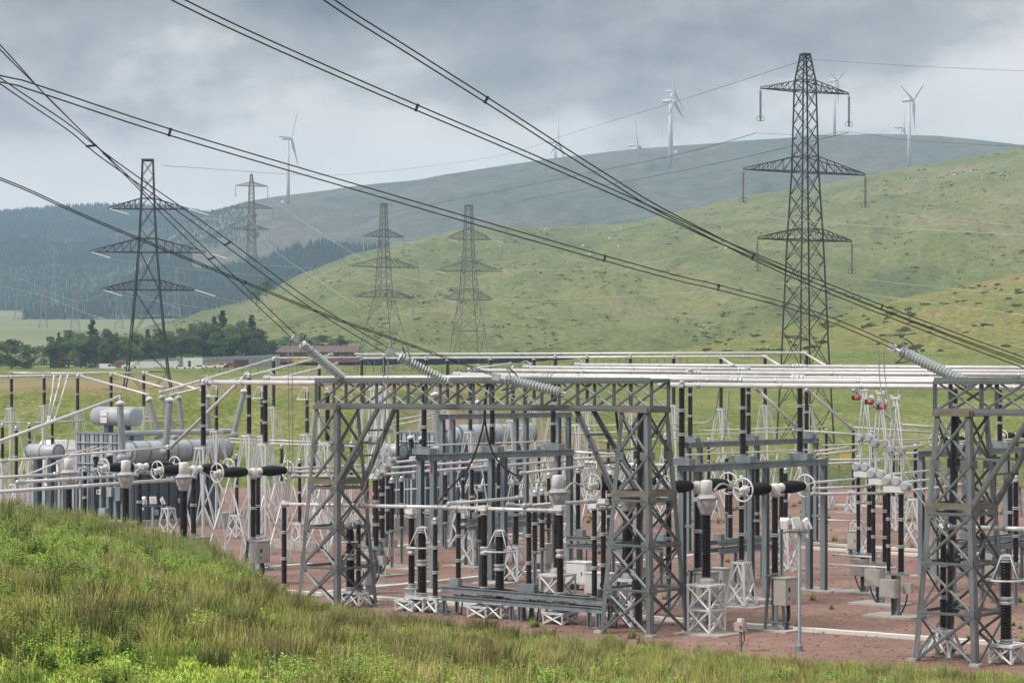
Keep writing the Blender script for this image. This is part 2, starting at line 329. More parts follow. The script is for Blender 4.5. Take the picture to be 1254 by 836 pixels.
hill('green_hill', 40, 1500, 200, [(40, 440), (130, 410), (230, 396), (300, 370), (370, 335), (430, 311), (500, 296), (560, 281), (610, 277), (680, 278), (780, 272), (850, 256), (905, 241), (1000, 226), (1100, 208), (1200, 190), (1254, 178), (1500, 130)],
     [(40, 450), (300, 436), (600, 436), (1500, 436)], 800, 1650, 'hill', 9.0, 80, 0.92, 300, 4)
hill('gorse_hill', 640, 1500, 130, [(640, 452), (740, 443), (820, 432), (900, 411), (1000, 391), (1100, 367), (1200, 346), (1254, 334), (1500, 290)],
     [(640, 452), (1000, 452), (1500, 448)], 470, 690, 'hill2', 2.2, 60, 0.95, 130, 7)
hill('heather_moor', -60, 1550, 220, [(-60, 440), (60, 402), (140, 335), (200, 288), (250, 263), (300, 246), (350, 238), (420, 229), (500, 222), (560, 212), (680, 194), (780, 182), (880, 175), (1000, 166), (1100, 165), (1200, 171), (1254, 177), (1550, 200)],
     [(120, 392), (400, 375), (1550, 330)], 1900, 3000, 'moor', 16, 70, 0.85, 600, 11)
hill('forest_hill', -250, 480, 110, [(-250, 258), (0, 261), (60, 256), (130, 251), (200, 253), (250, 262), (300, 285), (480, 330)],
     [(-250, 384), (0, 380), (300, 366), (480, 360)], 2300, 3700, 'forestfloor', 14, 60, 0.9, 700, 19)
sheet('valley_floor', list(np.linspace(-900, 250, 60)), list(np.linspace(850, 2450, 60)), lambda x, y: zy(lerpl(y, [(850, 447), (950, 437), (1100, 425), (1400, 405), (1900, 390), (2450, 377)]), y) + 2.0 * fbm(x * 0.004, y * 0.004), 'valley')
far = MB(); 
sheet('far_ground', list(np.linspace(-2400, 2400, 25)), list(np.linspace(-200, 4550, 25)), lambda x, y: -4 - (40 if y > 700 else 0), 'valley')
# --- plantation conifers far off on the forest hill and along the moor's foot: one mass
def conifers():
    v = []; f = []
    def put(px, py, Y, h):
        c = U(px, py, Y); r = h * 0.3; k = len(v)
        for i in range(4): a = math.pi / 2 * i + 0.4; v.append((c.x + r * math.cos(a), c.y + r * math.sin(a), c.z - 2))
        v.append((c.x, c.y, c.z + h)); f.extend([(k + i, k + (i + 1) % 4, k + 4) for i in range(4)])
    ridge = [(-250, 258), (0, 261), (60, 256), (130, 251), (200, 253), (250, 262), (300, 285), (480, 330)]; foot = [(-250, 384), (0, 380), (300, 366), (480, 360)]
    for _ in range(30000):
        px = random.uniform(-60, 420); t = random.random() ** 0.8; Y = 2300 + 1400 * t
        z = zy(lerpl(px, foot), 2300) + (zy(lerpl(px, ridge), 3700) - zy(lerpl(px, foot), 2300)) * t ** 0.9
        X = (px - 627) * Y / F; q = 2.2 / (3700 * 0.08); z += 14 * fbm(X * q, Y * q * 0.6, 19, 5) * (0.12 + math.sin(math.pi * t) ** 0.6)
        cl = fbm(X * 0.004, Y * 0.003, 5)
        if 0.46 < t < 0.56 and cl > -0.05: continue      # felled strip
        put(627 + F * X / Y, HZ - (z - CH) * F / Y, Y, random.uniform(4.5, 8.5) * (0.7 if cl > 0.25 else 1))
    ridge = [(-60, 440), (60, 402), (140, 335), (200, 288), (250, 263), (300, 246), (350, 238), (420, 229), (500, 222)]; ft = [(120, 392), (400, 375), (1550, 330)]
    for _ in range(16000):                                 # wood in the moor's lower left and the young block above
        px = random.uniform(30, 480); t = random.random()
        young = 0.45 < t < 0.97 and px < 318 - (t - 0.5) * 60 + 20 * fbm(px * 0.05, t * 6)
        if not (t < 0.28 + 0.05 * fbm(px * 0.06, 1.0) or young or px < 235): continue
        Y = 1900 + 1100 * t; z0 = zy(lerpl(px, ft), 1900); z = z0 + (zy(lerpl(px, ridge), 3000) - z0) * t ** 0.85
        X = (px - 627) * Y / F; q = 2.2 / 240; z += 16 * fbm(X * q, Y * q * 0.6, 11, 5) * (0.12 + math.sin(math.pi * t) ** 0.6)
        put(px, HZ - (z - CH) * F / Y, Y, random.uniform(3, 5) if young else random.uniform(6, 10))
    me = bpy.data.meshes.new('distant_conifers'); me.from_pydata(v, [], f); me.materials.append(M['conif']); place('distant_conifers', me, kind='stuff')
M['conif'] = land_mat('conifer_green', [(0.35, (0.030, 0.052, 0.036)), (0.55, (0.045, 0.072, 0.048)), (0.7, (0.07, 0.10, 0.058))], 0.004, 0.03, 0.3, fine_amt=0.5)
conifers()
# ================================================================ WIND TURBINES on the moor
def turbine(px, yb, yh, Y, phi, fs, blade_px, label, yaw_right=True):
    k = Y / F; base = U(px, yb, Y); hubz = zy(yh, Y); H = hubz - base.z
    t = thing('wind_turbine', label, 'wind turbine', base, 'wind turbines on the far moor')
    MB().lathe((base.x, base.y, base.z - 3), (base.x, base.y, hubz - 1.2), [(2.3, 0), (1.75, 0.5), (1.25, 1)], 14).build('tower', 'turb', t, True)
    ax = Vector((math.sqrt(1 - fs * fs), -fs, 0)); pl = Vector((fs, math.sqrt(1 - fs * fs), 0))   # rotor axis and in-plane horizontal
    c = Vector((base.x, base.y, hubz))
    b = MB(); b.lathe(c - ax * 8.0 + ZZ * 0.2, c + ax * 3.2 + ZZ * 0.2, [(1.1, 0), (1.7, 0.08), (1.9, 0.6), (1.5, 1)], 10); b.bar(c - ax * 7.6 + ZZ * 1.5, c - ax * 8.6 + ZZ * 4.0, 0.5); b.build('nacelle', 'turb', t, True)
    hub = c + ax * 4.4 + ZZ * 0.2
    MB().lathe(hub - ax * 1.2, hub + ax * 1.8, [(1.5, 0), (1.7, 0.4), (0.3, 1)], 10).build('hub', 'turb', t, True)
    Rb = blade_px * k
    for i in range(3):
        a = R(phi + 120 * i); d = (ZZ * math.cos(a) + pl * math.sin(a)); w = ax.cross(d)
        pts = []; bb = MB(); n0 = 0; secs = [(0.0, 1.1, 1.0), (0.05, 1.3, 1.0), (0.2, 2.6, 0.7), (0.5, 1.7, 0.4), (0.8, 1.0, 0.22), (1.0, 0.25, 0.08)]
        for s_, cw, th in secs:
            cc = hub + d * (Rb * s_) + ax * (0.0); tw = (1 - s_) * 0.5; ca = (w * math.cos(tw) + ax * math.sin(tw)); cb = (ax * math.cos(tw) - w * math.sin(tw))
            for q in range(8): an = 2 * math.pi * q / 8; bb.v.append(cc + ca * (cw * math.cos(an) * 0.95) + cb * (th * math.sin(an)))
        for s_ in range(len(secs) - 1):
            for q in range(8): bb.f.append([s_ * 8 + q, s_ * 8 + (q + 1) % 8, s_ * 8 + 8 + (q + 1) % 8, s_ * 8 + 8 + q])
        bb.build('blade', 'turb', t, True)
turbine(353, 246, 170, 2800, 28, 0.32, 40, 'white wind turbine standing alone on the left shoulder of the moor, above the small pylon')
turbine(820.5, 203, 124, 2300, 352, 0.34, 48, 'tallest white wind turbine in the middle of the moor, its hub below another hub')
turbine(822, 176, 112, 3050, 355, 0.36, 44, 'wind turbine directly behind the tallest one, its nacelle showing higher on the same tower line')
turbine(680, 197, 174, 3040, 3, 0.30, 41, 'wind turbine mostly sunk behind the moor, leftmost of those on the skyline ridge')
turbine(777, 188, 178, 3050, 347, 0.42, 36, 'wind turbine with only hub and blades above the moor, two blades spread like a V')
turbine(1022, 172, 99, 3050, 55, 0.62, 30, 'wind turbine behind the top right arm of the big dark pylon')
turbine(1113.5, 203, 123, 2300, 53, 0.60, 38, 'white wind turbine standing right of the big pylon with a raised right blade', )
turbine(1103, 175, 156, 3060, 12, 0.3, 31, 'wind turbine half hidden behind the moor, close left of another turbine')
o = MB().tube(U(811, 196, 2950), U(811, 132, 2950), 0.35, 0.25, 6).build('met_mast', 'turb'); tag(o, 'thin pale measuring mast on the moor left of the tallest turbine', 'mast')
for px, py, Y, lb in ((827.5, 186, 2890, 'small white hut on the moor right of the tallest turbine'), (346, 247.5, 2790, 'small white hut at the foot of the lone left turbine')):
    c = U(px, py, Y); t = thing('hut', lb, 'hut', c); MB().box(c + ZZ * 0.6, 3.6, 3, 3.4).build('wall', 'vwhite', t); MB().box(c + ZZ * 2.45, 4.0, 3.4, 0.3).build('roof', 'shed', t)
# ================================================================ PYLONS
def pylon(px, yb, Y, yaw, levels, arms, m, label, group, lw, bw, dz=0.0, strings='none', pieces=True, peak=None, npan=2, gm='glass'):
    """levels: (row, body width in photo px) from the ground up; arms: (row of arm, row of arm root top, half length px)"""
    k = Y / F; base = U(px, yb, Y); t = thing('pylon', label, 'pylon', base, group)
    sc = k / (math.cos(yaw) + abs(math.sin(yaw)))
    def hw_at(y):
        pts = sorted((l[0], l[1]) for l in levels); return lerpl(y, pts) * 0.5 * sc
    rows = [l[0] for l in levels]
    # sub-divide every level span into panels roughly as tall as the body is wide
    zs = []
    for (ya, wa), (yb2, wb) in zip(levels, levels[1:]):
        n = max(1, round(abs(ya - yb2) / ((wa + wb) * 0.5 * 0.85 / npan * 1.6)))
        for i in range(n): zs.append(ya + (yb2 - ya) * i / n)
    zs.append(levels[-1][0])
    cs = [corners((base.x, base.y, 0), hw_at(y), zy(y, Y), yaw) for y in zs]
    for q in range(4):
        b = MB()
        for a, c in zip(cs, cs[1:]): b.bar(a[q], c[q] + (c[q] - a[q]).normalized() * 0.05, lw)
        b.build('leg', m, t)
    jb = MB()
    def br(p, q, w):
        if pieces: piece('brace', p, q, w, m, t)
        else: jb.bar(p, q, w)
    for i, (a, c) in enumerate(zip(cs, cs[1:])):
        for q in range(4):
            r = (q + 1) % 4; br(a[q], c[r], bw); br(a[r], c[q], bw)
    lv = [corners((base.x, base.y, 0), hw_at(y), zy(y, Y), yaw) for y in [x for ar in arms for x in ar[:2]] + [levels[1][0], levels[-1][0]]]
    for c in lv:
        for q in range(4): br(c[q], c[(q + 1) % 4], bw * 1.2)
    if not pieces: jb.build('bracing', m, t)
    ax = Vector((math.cos(yaw), math.sin(yaw), 0))
    for ya, yt, half in arms:
        lo = corners((base.x, base.y, 0), hw_at(ya), zy(ya, Y), yaw); hi = corners((base.x, base.y, 0), hw_at(yt), zy(yt, Y), yaw)
        for sgn in (-1, 1):
            ia, ib = ((0, 3) if sgn < 0 else (1, 2))
            tip = Vector((base.x, base.y, zy(ya, Y))) + ax * (sgn * half * k / math.cos(yaw)); b = MB()
            for q in (ia, ib): b.bar(lo[q], tip, bw * 1.5); b.bar(hi[q], tip + ZZ * 0.15, bw * 1.2)
            for q in (ia, ib):
                n = 6; prev = hi[q]
                for s_ in range(1, n):
                    f1 = s_ / n; pl_ = lo[q].lerp(tip, f1); ph = hi[q].lerp(tip, f1); b.bar(prev, pl_, bw * 0.8); b.bar(pl_, ph, bw * 0.7); prev = ph
            for s_ in range(1, 6): b.bar(lo[ia].lerp(tip, s_ / 6), lo[ib].lerp(tip, s_ / 6), bw * 0.7)
            arm = b.build('cross_arm', m, t)
            if strings == 'hang':
                ln = 4.3; st = MB(); n = 20
                prof = []
                for i in range(n): prof += [(0.07, i / n), (0.20, (i + 0.2) / n), (0.17, (i + 0.5) / n), (0.07, (i + 0.8) / n)]
                st.lathe(tip - ZZ * 0.3, tip - ZZ * ln, prof + [(0.06, 1)], 8).tube(tip, tip - ZZ * 0.3, 0.05, n=5)
                so = st.build('insulator_string', gm, arm)
            elif strings == 'tension':
                for d_ in (0.4,):
                    e = tip + ax * (0.9 * d_) + Vector((0.85, -0.5, -0.28)).normalized() * 3.2; st = MB(); n = 12; prof = []
                    for i in range(n): prof += [(0.06, i / n), (0.11, (i + 0.3) / n), (0.06, (i + 0.8) / n)]
                    st.lathe(tip + ax * (0.4 * d_), e, prof + [(0.08, 1)], 8).build('insulator_string', gm, arm)
            if strings == 'hang':
                for s2 in (-1, 1): MB().ring(tip - ZZ * (ln - 0.35) + ax * (0.28 * s2), Vector((0, 1, 0.0)), 0.30, 0.03, 14, 5).build('arcing_ring', m, arm)
    pk = MB(); tp = cs[-1]; z1 = ZZ * (lw * 1.2)
    for q in range(4): pk.bar(tp[q] + z1 * 0.4, tp[(q + 1) % 4] + z1 * 0.4, lw * 1.3)
    pk.build('peak_frame', m, t)
    return t
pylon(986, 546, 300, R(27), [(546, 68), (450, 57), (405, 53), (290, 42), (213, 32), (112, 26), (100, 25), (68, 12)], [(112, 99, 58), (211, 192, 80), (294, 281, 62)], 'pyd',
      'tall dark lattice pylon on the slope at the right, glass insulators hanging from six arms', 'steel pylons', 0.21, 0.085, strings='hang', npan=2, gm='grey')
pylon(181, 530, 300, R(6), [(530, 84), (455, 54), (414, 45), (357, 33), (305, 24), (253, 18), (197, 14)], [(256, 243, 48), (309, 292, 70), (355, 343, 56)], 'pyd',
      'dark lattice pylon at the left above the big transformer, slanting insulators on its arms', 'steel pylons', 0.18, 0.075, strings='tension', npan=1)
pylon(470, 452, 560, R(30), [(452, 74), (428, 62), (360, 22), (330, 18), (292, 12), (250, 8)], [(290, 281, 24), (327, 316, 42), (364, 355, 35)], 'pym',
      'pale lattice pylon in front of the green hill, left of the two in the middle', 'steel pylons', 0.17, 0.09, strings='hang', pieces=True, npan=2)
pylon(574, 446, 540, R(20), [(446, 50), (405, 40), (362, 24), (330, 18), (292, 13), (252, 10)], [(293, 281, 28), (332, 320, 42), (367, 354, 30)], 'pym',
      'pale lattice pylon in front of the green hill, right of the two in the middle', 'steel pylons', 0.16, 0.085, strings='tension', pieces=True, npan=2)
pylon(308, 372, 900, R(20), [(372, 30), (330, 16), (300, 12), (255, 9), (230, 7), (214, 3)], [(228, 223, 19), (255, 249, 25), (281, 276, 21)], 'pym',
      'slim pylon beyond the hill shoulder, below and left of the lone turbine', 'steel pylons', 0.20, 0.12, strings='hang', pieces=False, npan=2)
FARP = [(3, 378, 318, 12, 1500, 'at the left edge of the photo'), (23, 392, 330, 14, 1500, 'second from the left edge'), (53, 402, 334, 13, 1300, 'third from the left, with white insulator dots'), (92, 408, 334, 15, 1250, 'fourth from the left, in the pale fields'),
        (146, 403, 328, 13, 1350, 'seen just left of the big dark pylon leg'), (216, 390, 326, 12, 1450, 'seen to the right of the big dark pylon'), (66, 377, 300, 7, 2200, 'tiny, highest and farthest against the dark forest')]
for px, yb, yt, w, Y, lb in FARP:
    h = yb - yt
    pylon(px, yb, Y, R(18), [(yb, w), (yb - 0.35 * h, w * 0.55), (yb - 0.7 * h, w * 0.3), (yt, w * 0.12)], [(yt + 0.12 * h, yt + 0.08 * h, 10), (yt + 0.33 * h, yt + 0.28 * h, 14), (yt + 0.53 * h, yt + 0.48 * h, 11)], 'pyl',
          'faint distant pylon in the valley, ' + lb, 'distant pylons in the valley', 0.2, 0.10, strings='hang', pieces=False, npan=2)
# ================================================================ OVERHEAD LINES
def curve_pts(pts, n=40):                          # pts: (px, row, distance); smooth path through them
    P = [Vector(p) for p in pts]; out = []
    if len(P) == 2: P = [P[0], (P[0] + P[1]) / 2, P[1]]
    for i in range(len(P) - 1):
        a, b, c, d = P[max(0, i - 1)], P[i], P[i + 1], P[min(len(P) - 1, i + 2)]; m = max(4, n // (len(P) - 1))
        for k in range(m):
            t = k / m; out.append(0.5 * ((2 * b) + (c - a) * t + (2 * a - 5 * b + 4 * c - d) * t * t + (3 * b - a - 3 * c + d) * t ** 3))
    out.append(P[-1]); return out
def bundle(pts, label, gap, r=0.021, m='wire', sp=(0.35, 0.7)):
    Q = [U(*p) for p in pts]; path = curve_pts(Q); t = thing('overhead_conductor', label, 'power line', path[-1], 'twin power lines dropping to the gantries')
    side = []
    for i, p in enumerate(path):
        d = (path[min(i + 1, len(path) - 1)] - path[max(i - 1, 0)]); side.append(d.cross(Vector((0.15, 1, 0))).normalized())
    for s_ in (-1, 1): MB().poly([p + q * (gap / 2 * s_) for p, q in zip(path, side)], r, 6).build('wire', m, t)
    for f_ in sp:
        i = int(f_ * (len(path) - 1)); p = path[i]; q = side[i]; MB().bar(p - q * (gap / 2 + .04), p + q * (gap / 2 + .04), 0.07).build('spacer', m, t)
bundle([(-210, -165, 58), (0, 58, 72), (67, 128, 79), (151, 211, 90), (224, 283, 99), (362, 414, 111)], 'steepest twin power line at the left, falling to the leftmost glass insulator string', 0.28, sp=(0.55, 0.85))
bundle([(-210, -50, 58), (0, 99, 70), (84, 156, 76), (134, 196, 80), (258, 283, 91), (380, 372, 101), (477, 431, 108)], 'twin power line crossing the left pylon, falling to the second glass insulator string', 0.28, sp=(0.45, 0.7))
bundle([(-200, 150, 68), (0, 219, 78), (80, 254, 82), (140, 280, 85), (274, 335, 91), (400, 386, 97), (482, 415, 101), (612, 462, 106)], 'shallow twin power line from the left edge to the third glass insulator string', 0.07, sp=(0.6,))
bundle([(-220, 52, 52), (0, 96.5, 60), (50, 110, 62), (208, 162, 67), (420, 224.5, 74), (640, 288, 80), (820, 338, 85), (880, 352, 87), (1000, 385, 90), (1094, 424, 92)], 'long twin power line crossing the whole photo to the right glass insulator string', 0.18, sp=(0.34, 0.63, 0.78))
bundle([(60, -95, 50), (218, 0, 56), (420, 93, 63), (640, 187, 70), (800, 257, 76), (900, 303, 80), (1080, 376, 86), (1254, 440, 90), (1330, 464, 91)], 'lower of the two twin power lines that fall from the top edge to the right', 0.15, sp=(0.3, 0.75))
bundle([(240, -120, 50), (400, -2, 56), (500, 62, 61), (620, 138, 66), (740, 215, 72), (830, 268, 76), (1000, 350, 82), (1254, 448, 88), (1330, 470, 89)], 'upper of the two twin power lines that fall from the top edge to the right', 0.15, sp=(0.36, 0.7))
def line(pts, label, r=0.02, m='wirel', g='thin lines strung between the pylons'):
    o = MB().poly(curve_pts([U(*p) for p in pts], 30), r, 5).build('power_line', m); tag(o, label, 'power line', g)
line([(200, 203, 300), (420, 214, 620), (600, 193, 620), (700, 163, 520), (820, 127, 400), (975, 77, 300)], 'thin earth wire climbing left to right up to the tip of the big pylon', 0.03, 'wire')
line([(995, 73, 300), (1120, 81, 260), (1300, 89, 225)], 'thin earth wire leaving the big pylon tip to the right', 0.018, 'wire')
line([(926, 163, 300), (840, 187, 380), (740, 208, 480), (580, 240, 620), (470, 262, 700)], 'thin dark line from the top left arm of the big pylon over the moor', 0.045, 'wire')
line([(926, 163, 300), (1000, 166, 290), (1040, 162, 282), (1130, 173, 260), (1300, 182, 230)], 'thin dark line joining the two top insulators of the big pylon and going right', 0.018, 'wire')
line([(1040, 162, 300), (940, 186, 380), (820, 212, 470), (640, 245, 620)], 'thin dark line from the top right arm of the big pylon running back left', 0.045, 'wire')
line([(904, 261, 300), (980, 270, 290), (1100, 279, 272), (1300, 290, 240)], 'pale line hanging from the middle left arm of the big pylon', 0.022)
line([(1067, 258, 300), (1150, 268, 280), (1300, 280, 248)], 'pale line hanging from the middle right arm of the big pylon', 0.02)
line([(924, 342, 300), (1000, 352, 290), (1120, 368, 272), (1300, 392, 245)], 'pale line hanging from the lower left arm of the big pylon', 0.022)
line([(1050, 341, 300), (1150, 352, 280), (1300, 366, 250)], 'pale line hanging from the lower right arm of the big pylon', 0.02)
line([(143, 258, 300), (260, 268, 380), (380, 268, 480), (500, 268, 560)], 'pale line from the upper left arm of the left pylon to the middle pylons', 0.03)
line([(120, 315, 300), (240, 330, 370), (380, 342, 470), (540, 350, 560), (700, 348, 600)], 'pale line from the middle left arm of the left pylon sagging across the green hill', 0.03)
line([(140, 360, 300), (260, 378, 370), (420, 392, 460), (620, 393, 560)], 'lower pale line sagging right from the left pylon under the hill', 0.03)
line([(225, 358, 300), (330, 375, 370), (440, 386, 440), (640, 388, 560), (760, 385, 600)], 'pale line from the lower right arm of the left pylon', 0.03)
line([(240, 312, 300), (330, 325, 380), (430, 330, 460), (545, 332, 540)], 'pale line from the middle right arm of the left pylon to the right middle pylon', 0.03)
line([(326, 240, 900), (400, 290, 800), (470, 330, 680), (520, 345, 600)], 'pale line dropping from the slim pylon to the left middle pylon', 0.05)
line([(290, 240, 900), (330, 300, 820), (400, 350, 700), (440, 375, 620)], 'second pale line dropping from the slim pylon towards the hill', 0.05)
line([(602, 367, 540), (700, 366, 500), (840, 358, 420), (900, 350, 360)], 'pale line leaving the right middle pylon towards the right', 0.03)
line([(616, 332, 540), (760, 326, 500), (900, 302, 420), (1000, 285, 380)], 'pale line leaving the right middle pylon, climbing to the right', 0.03)
line([(602, 292, 540), (720, 288, 620), (900, 280, 700)], 'pale line from the upper right arm of the right middle pylon', 0.04)
line([(448, 290, 560), (500, 297, 555), (546, 292, 545)], 'pale jumper line slung between the two middle pylons at their top arms', 0.03)
line([(430, 330, 560), (500, 350, 555), (532, 333, 545)], 'pale jumper line slung between the two middle pylons at their middle arms', 0.03)
line([(436, 368, 560), (500, 385, 555), (545, 368, 545)], 'pale jumper line slung between the two middle pylons at their lower arms', 0.03)
line([(0, 350, 1300), (53, 362, 1250), (110, 385, 1000), (180, 400, 900)], 'faint pale line sagging among the distant valley pylons', 0.06)
line([(23, 340, 1400), (92, 368, 1200), (146, 355, 1150), (220, 378, 1000)], 'second faint pale line sagging among the distant valley pylons', 0.06)

# sheep grazing on the green hill
def hill_point(px, t):
    Y = 800 + 850 * t; rid = [(40, 440), (130, 410), (230, 396), (300, 370), (370, 335), (430, 311), (500, 296), (560, 281), (610, 277), (680, 278), (780, 272), (850, 256), (905, 241), (1000, 226), (1100, 208), (1200, 190), (1254, 178), (1500, 130)]
    z0 = zy(436, 800); z = z0 + (zy(lerpl(px, rid), 1650) - z0) * t ** 0.92; X = (px - 627) * Y / F; q = 2.2 / 132; return Vector((X, Y, z + 9 * fbm(X * q, Y * q * 0.6, 4, 5) * (0.12 + math.sin(math.pi * t) ** 0.6)))
b = MB(); b.ell((0, 0, 0.72), 0.62, 0.33, 0.36, 8, 6); b.ell((0.72, 0, 0.92), 0.2, 0.12, 0.14, 6, 4)
for x in (-0.35, 0.38):
    for y in (-0.16, 0.16): b.tube((x, y, 0), (x, y, 0.5), 0.05, n=5)
SH = bpy.data.meshes.new('sheep'); SH.from_pydata([tuple(v) for v in b.v], [], b.f); SH.materials.append(M['vwhite'])
for i in range(14):
    px = random.choice((random.uniform(690, 800), random.uniform(1080, 1250), random.uniform(560, 900))); o = place('sheep', SH); o.location = hill_point(px, random.uniform(0.45, 0.93)); o.rotation_euler.z = random.uniform(0, 6.28); o.scale = (1.25, 1.25, 1.25)
    o['label'] = 'tiny white sheep grazing high on the green hill'; o['category'] = 'sheep'; o['group'] = 'sheep on the green hill'
# fence line and worn track up the green hill
t = thing('hill_fence', 'thin post fence running up over the green hill at the right', 'fence', hill_point(1110, 0.5))
for i in range(60): p = hill_point(900 + i * 6, 0.30 + 0.45 * i / 60); piece('post', p - ZZ * 0.3, p + ZZ * 1.3, 0.22, 'pym', t, False)
# bracken and rush clumps that roughen the green hill
def bracken():
    P = []
    while len(P) < 2000:
        px = random.uniform(150, 1300); tt = random.random() ** 1.1 * 0.97; n_ = fbm(px * 0.016, tt * 9, 6)
        if n_ + 0.5 * fbm(px * 0.05, tt * 25, 2) > 0.10: P.append(hill_point(px, tt))
    P = np.array([tuple(p) for p in P]); k = 12; d = rng.normal(size=(len(P), k, 3)); d[:, :, 2] = np.abs(d[:, :, 2]) * 0.12; sc_ = rng.uniform(0.3, 1.6, size=(len(P), 1, 1))
    Q = (P[:, None, :] + d * sc_ * 1.1).reshape(-1, 3); n = len(Q); th = rng.uniform(0, 6.283, n); a = np.stack([np.cos(th), np.sin(th), rng.normal(size=n) * 0.25], 1); b2 = np.stack([-np.sin(th), np.cos(th), rng.normal(size=n) * 0.25 + 0.18], 1); s = 0.3 + 0.35 * rng.random((n, 1))
    V = np.stack([Q - a * s, Q - b2 * s, Q + a * s, Q + b2 * s], 1).reshape(-1, 3)
    me = bpy.data.meshes.new('bracken_clumps'); me.from_pydata(V.tolist(), [], np.arange(4 * n).reshape(-1, 4).tolist()); me.materials.append(M['bracken']); place('bracken_clumps', me, kind='stuff')
M['bracken'] = land_mat('bracken', [(0.35, (0.110, 0.138, 0.045)), (0.55, (0.150, 0.170, 0.058)), (0.7, (0.20, 0.18, 0.085))], 0.01, 0.05, 0.5, fine_amt=0.3)
bracken()

# loose larger stones lying on the gravel
b = MB()
for _ in range(3200):
    px, py = random.uniform(330, 1254), 640 + 175 * random.random() ** 0.7; c = G(px, py); r_ = random.choice((0.022, 0.03, 0.038, 0.055)) * random.uniform(0.8, 1.3); b.ell(c + ZZ * (r_ * 0.4), r_ * 1.2, r_, r_ * 0.7, 5, 3)
b.build('loose_stones', 'stone', kind='stuff')
# ================================================================ TREES beyond the yard
def leaf_mat(name, c1, c2):
    m = bpy.data.materials.new(name); m.use_nodes = True; t = m.node_tree; b = t.nodes['Principled BSDF']; b.inputs['Roughness'].default_value = 0.7; b.inputs['Specular IOR Level'].default_value = 0.2
    co = nd(t, 'ShaderNodeTexCoord'); n = nd(t, 'ShaderNodeTexNoise', inp={'Scale': 0.5, 'Detail': 4.0}); oi = nd(t, 'ShaderNodeObjectInfo')
    t.links.new(co.outputs['Object'], n.inputs['Vector']); r = ramp(t, [(0.35, c1), (0.65, c2)]); t.links.new(n.outputs[0], r.inputs[0])
    hs = nd(t, 'ShaderNodeHueSaturation'); mr = nd(t, 'ShaderNodeMapRange', inp={3: 0.7, 4: 1.3}); t.links.new(oi.outputs['Random'], mr.inputs[0]); t.links.new(mr.outputs[0], hs.inputs['Value'])
    mr2 = nd(t, 'ShaderNodeMapRange', inp={3: 0.475, 4: 0.515}); t.links.new(oi.outputs['Random'], mr2.inputs[0]); t.links.new(mr2.outputs[0], hs.inputs['Hue'])
    t.links.new(r.outputs[0], hs.inputs['Color']); t.links.new(hs.outputs[0], b.inputs['Base Color'])
    tl = nd(t, 'ShaderNodeBsdfTranslucent'); mx_ = nd(t, 'ShaderNodeMixShader', inp={0: 0.35}); t.links.new(hs.outputs[0], tl.inputs[0]); t.links.new(b.outputs[0], mx_.inputs[1]); t.links.new(tl.outputs[0], mx_.inputs[2]); t.links.new(mx_.outputs[0], t.nodes['Material Output'].inputs[0]); return m
M['leaf'] = leaf_mat('broadleaf', (0.085, 0.140, 0.055), (0.150, 0.215, 0.080)); M['needle'] = leaf_mat('conifer_needles', (0.055, 0.100, 0.054), (0.095, 0.150, 0.070))
M['gorse'] = leaf_mat('gorse', (0.080, 0.110, 0.034), (0.130, 0.155, 0.050))
def leaf_mesh(name, clumps, per, size, m):
    P = []; 
    for (cx, cy, cz, rx, rz) in clumps:
        d = rng.normal(size=(per, 3)); d /= np.linalg.norm(d, axis=1)[:, None]; rad = rng.random(per) ** 0.33
        P.append(np.stack([cx + d[:, 0] * rx * rad, cy + d[:, 1] * rx * rad, cz + d[:, 2] * rz * rad], 1))
    P = np.concatenate(P); n = len(P); a = rng.normal(size=(n, 3)); a /= np.linalg.norm(a, axis=1)[:, None]; b = np.cross(a, rng.normal(size=(n, 3))); b /= np.linalg.norm(b, axis=1)[:, None]
    s = (size * (0.6 + 0.8 * rng.random(n)))[:, None]; V = np.stack([P - a * s, P - b * s * 0.6, P + a * s, P + b * s * 0.6], 1).reshape(-1, 3)
    me = bpy.data.meshes.new(name); me.vertices.add(len(V)); me.vertices.foreach_set('co', V.ravel()); me.loops.add(len(V)); me.loops.foreach_set('vertex_index', np.arange(len(V)))
    me.polygons.add(n); me.polygons.foreach_set('loop_start', np.arange(0, 4 * n, 4)); me.polygons.foreach_set('loop_total', np.full(n, 4)); me.update(); me.validate(); me.materials.append(M[m]); return me
CR = []
for q in range(4):      # unit broadleaf crowns: height 1 from 0.12 to 1
    cl = []
    for _ in range(17):
        a = random.uniform(0, 6.28); r = random.uniform(0, 0.27); z = random.uniform(0.28, 0.86); r *= math.sin(math.pi * (z - 0.08) / 0.98) * 1.1
        s = random.uniform(0.10, 0.17); cl.append((r * math.cos(a), r * math.sin(a), z, s, s * 0.8))
    cl.append((0, 0, 0.9, 0.1, 0.09)); CR.append(leaf_mesh('broadleaf_crown', cl, 150, 0.022, 'leaf'))
CN = []
for q in range(2):
    cl = []
    for i in range(20):
        z = 0.08 + 0.90 * i / 19; r = 0.19 * (1 - z) + 0.010
        for k in range(max(2, int(7 * (1 - z) + 2))): a = random.uniform(0, 6.28); rr = r * random.uniform(0.2, 0.8); cl.append((rr * math.cos(a), rr * math.sin(a), z - 0.015, r * 0.45 + 0.008, 0.030))
    CN.append(leaf_mesh('conifer_crown', cl, 42, 0.018, 'needle'))
b = MB(); b.lathe((0, 0, -0.03), (0, 0, 0.7), [(0.026, 0), (0.018, 0.4), (0.005, 1)], 7)
for k in range(7):
    a = k * 2.4; z = 0.25 + 0.06 * k; b.tube((0, 0, z), (0.2 * math.cos(a), 0.2 * math.sin(a), z + 0.2), 0.008, 0.003, 5)
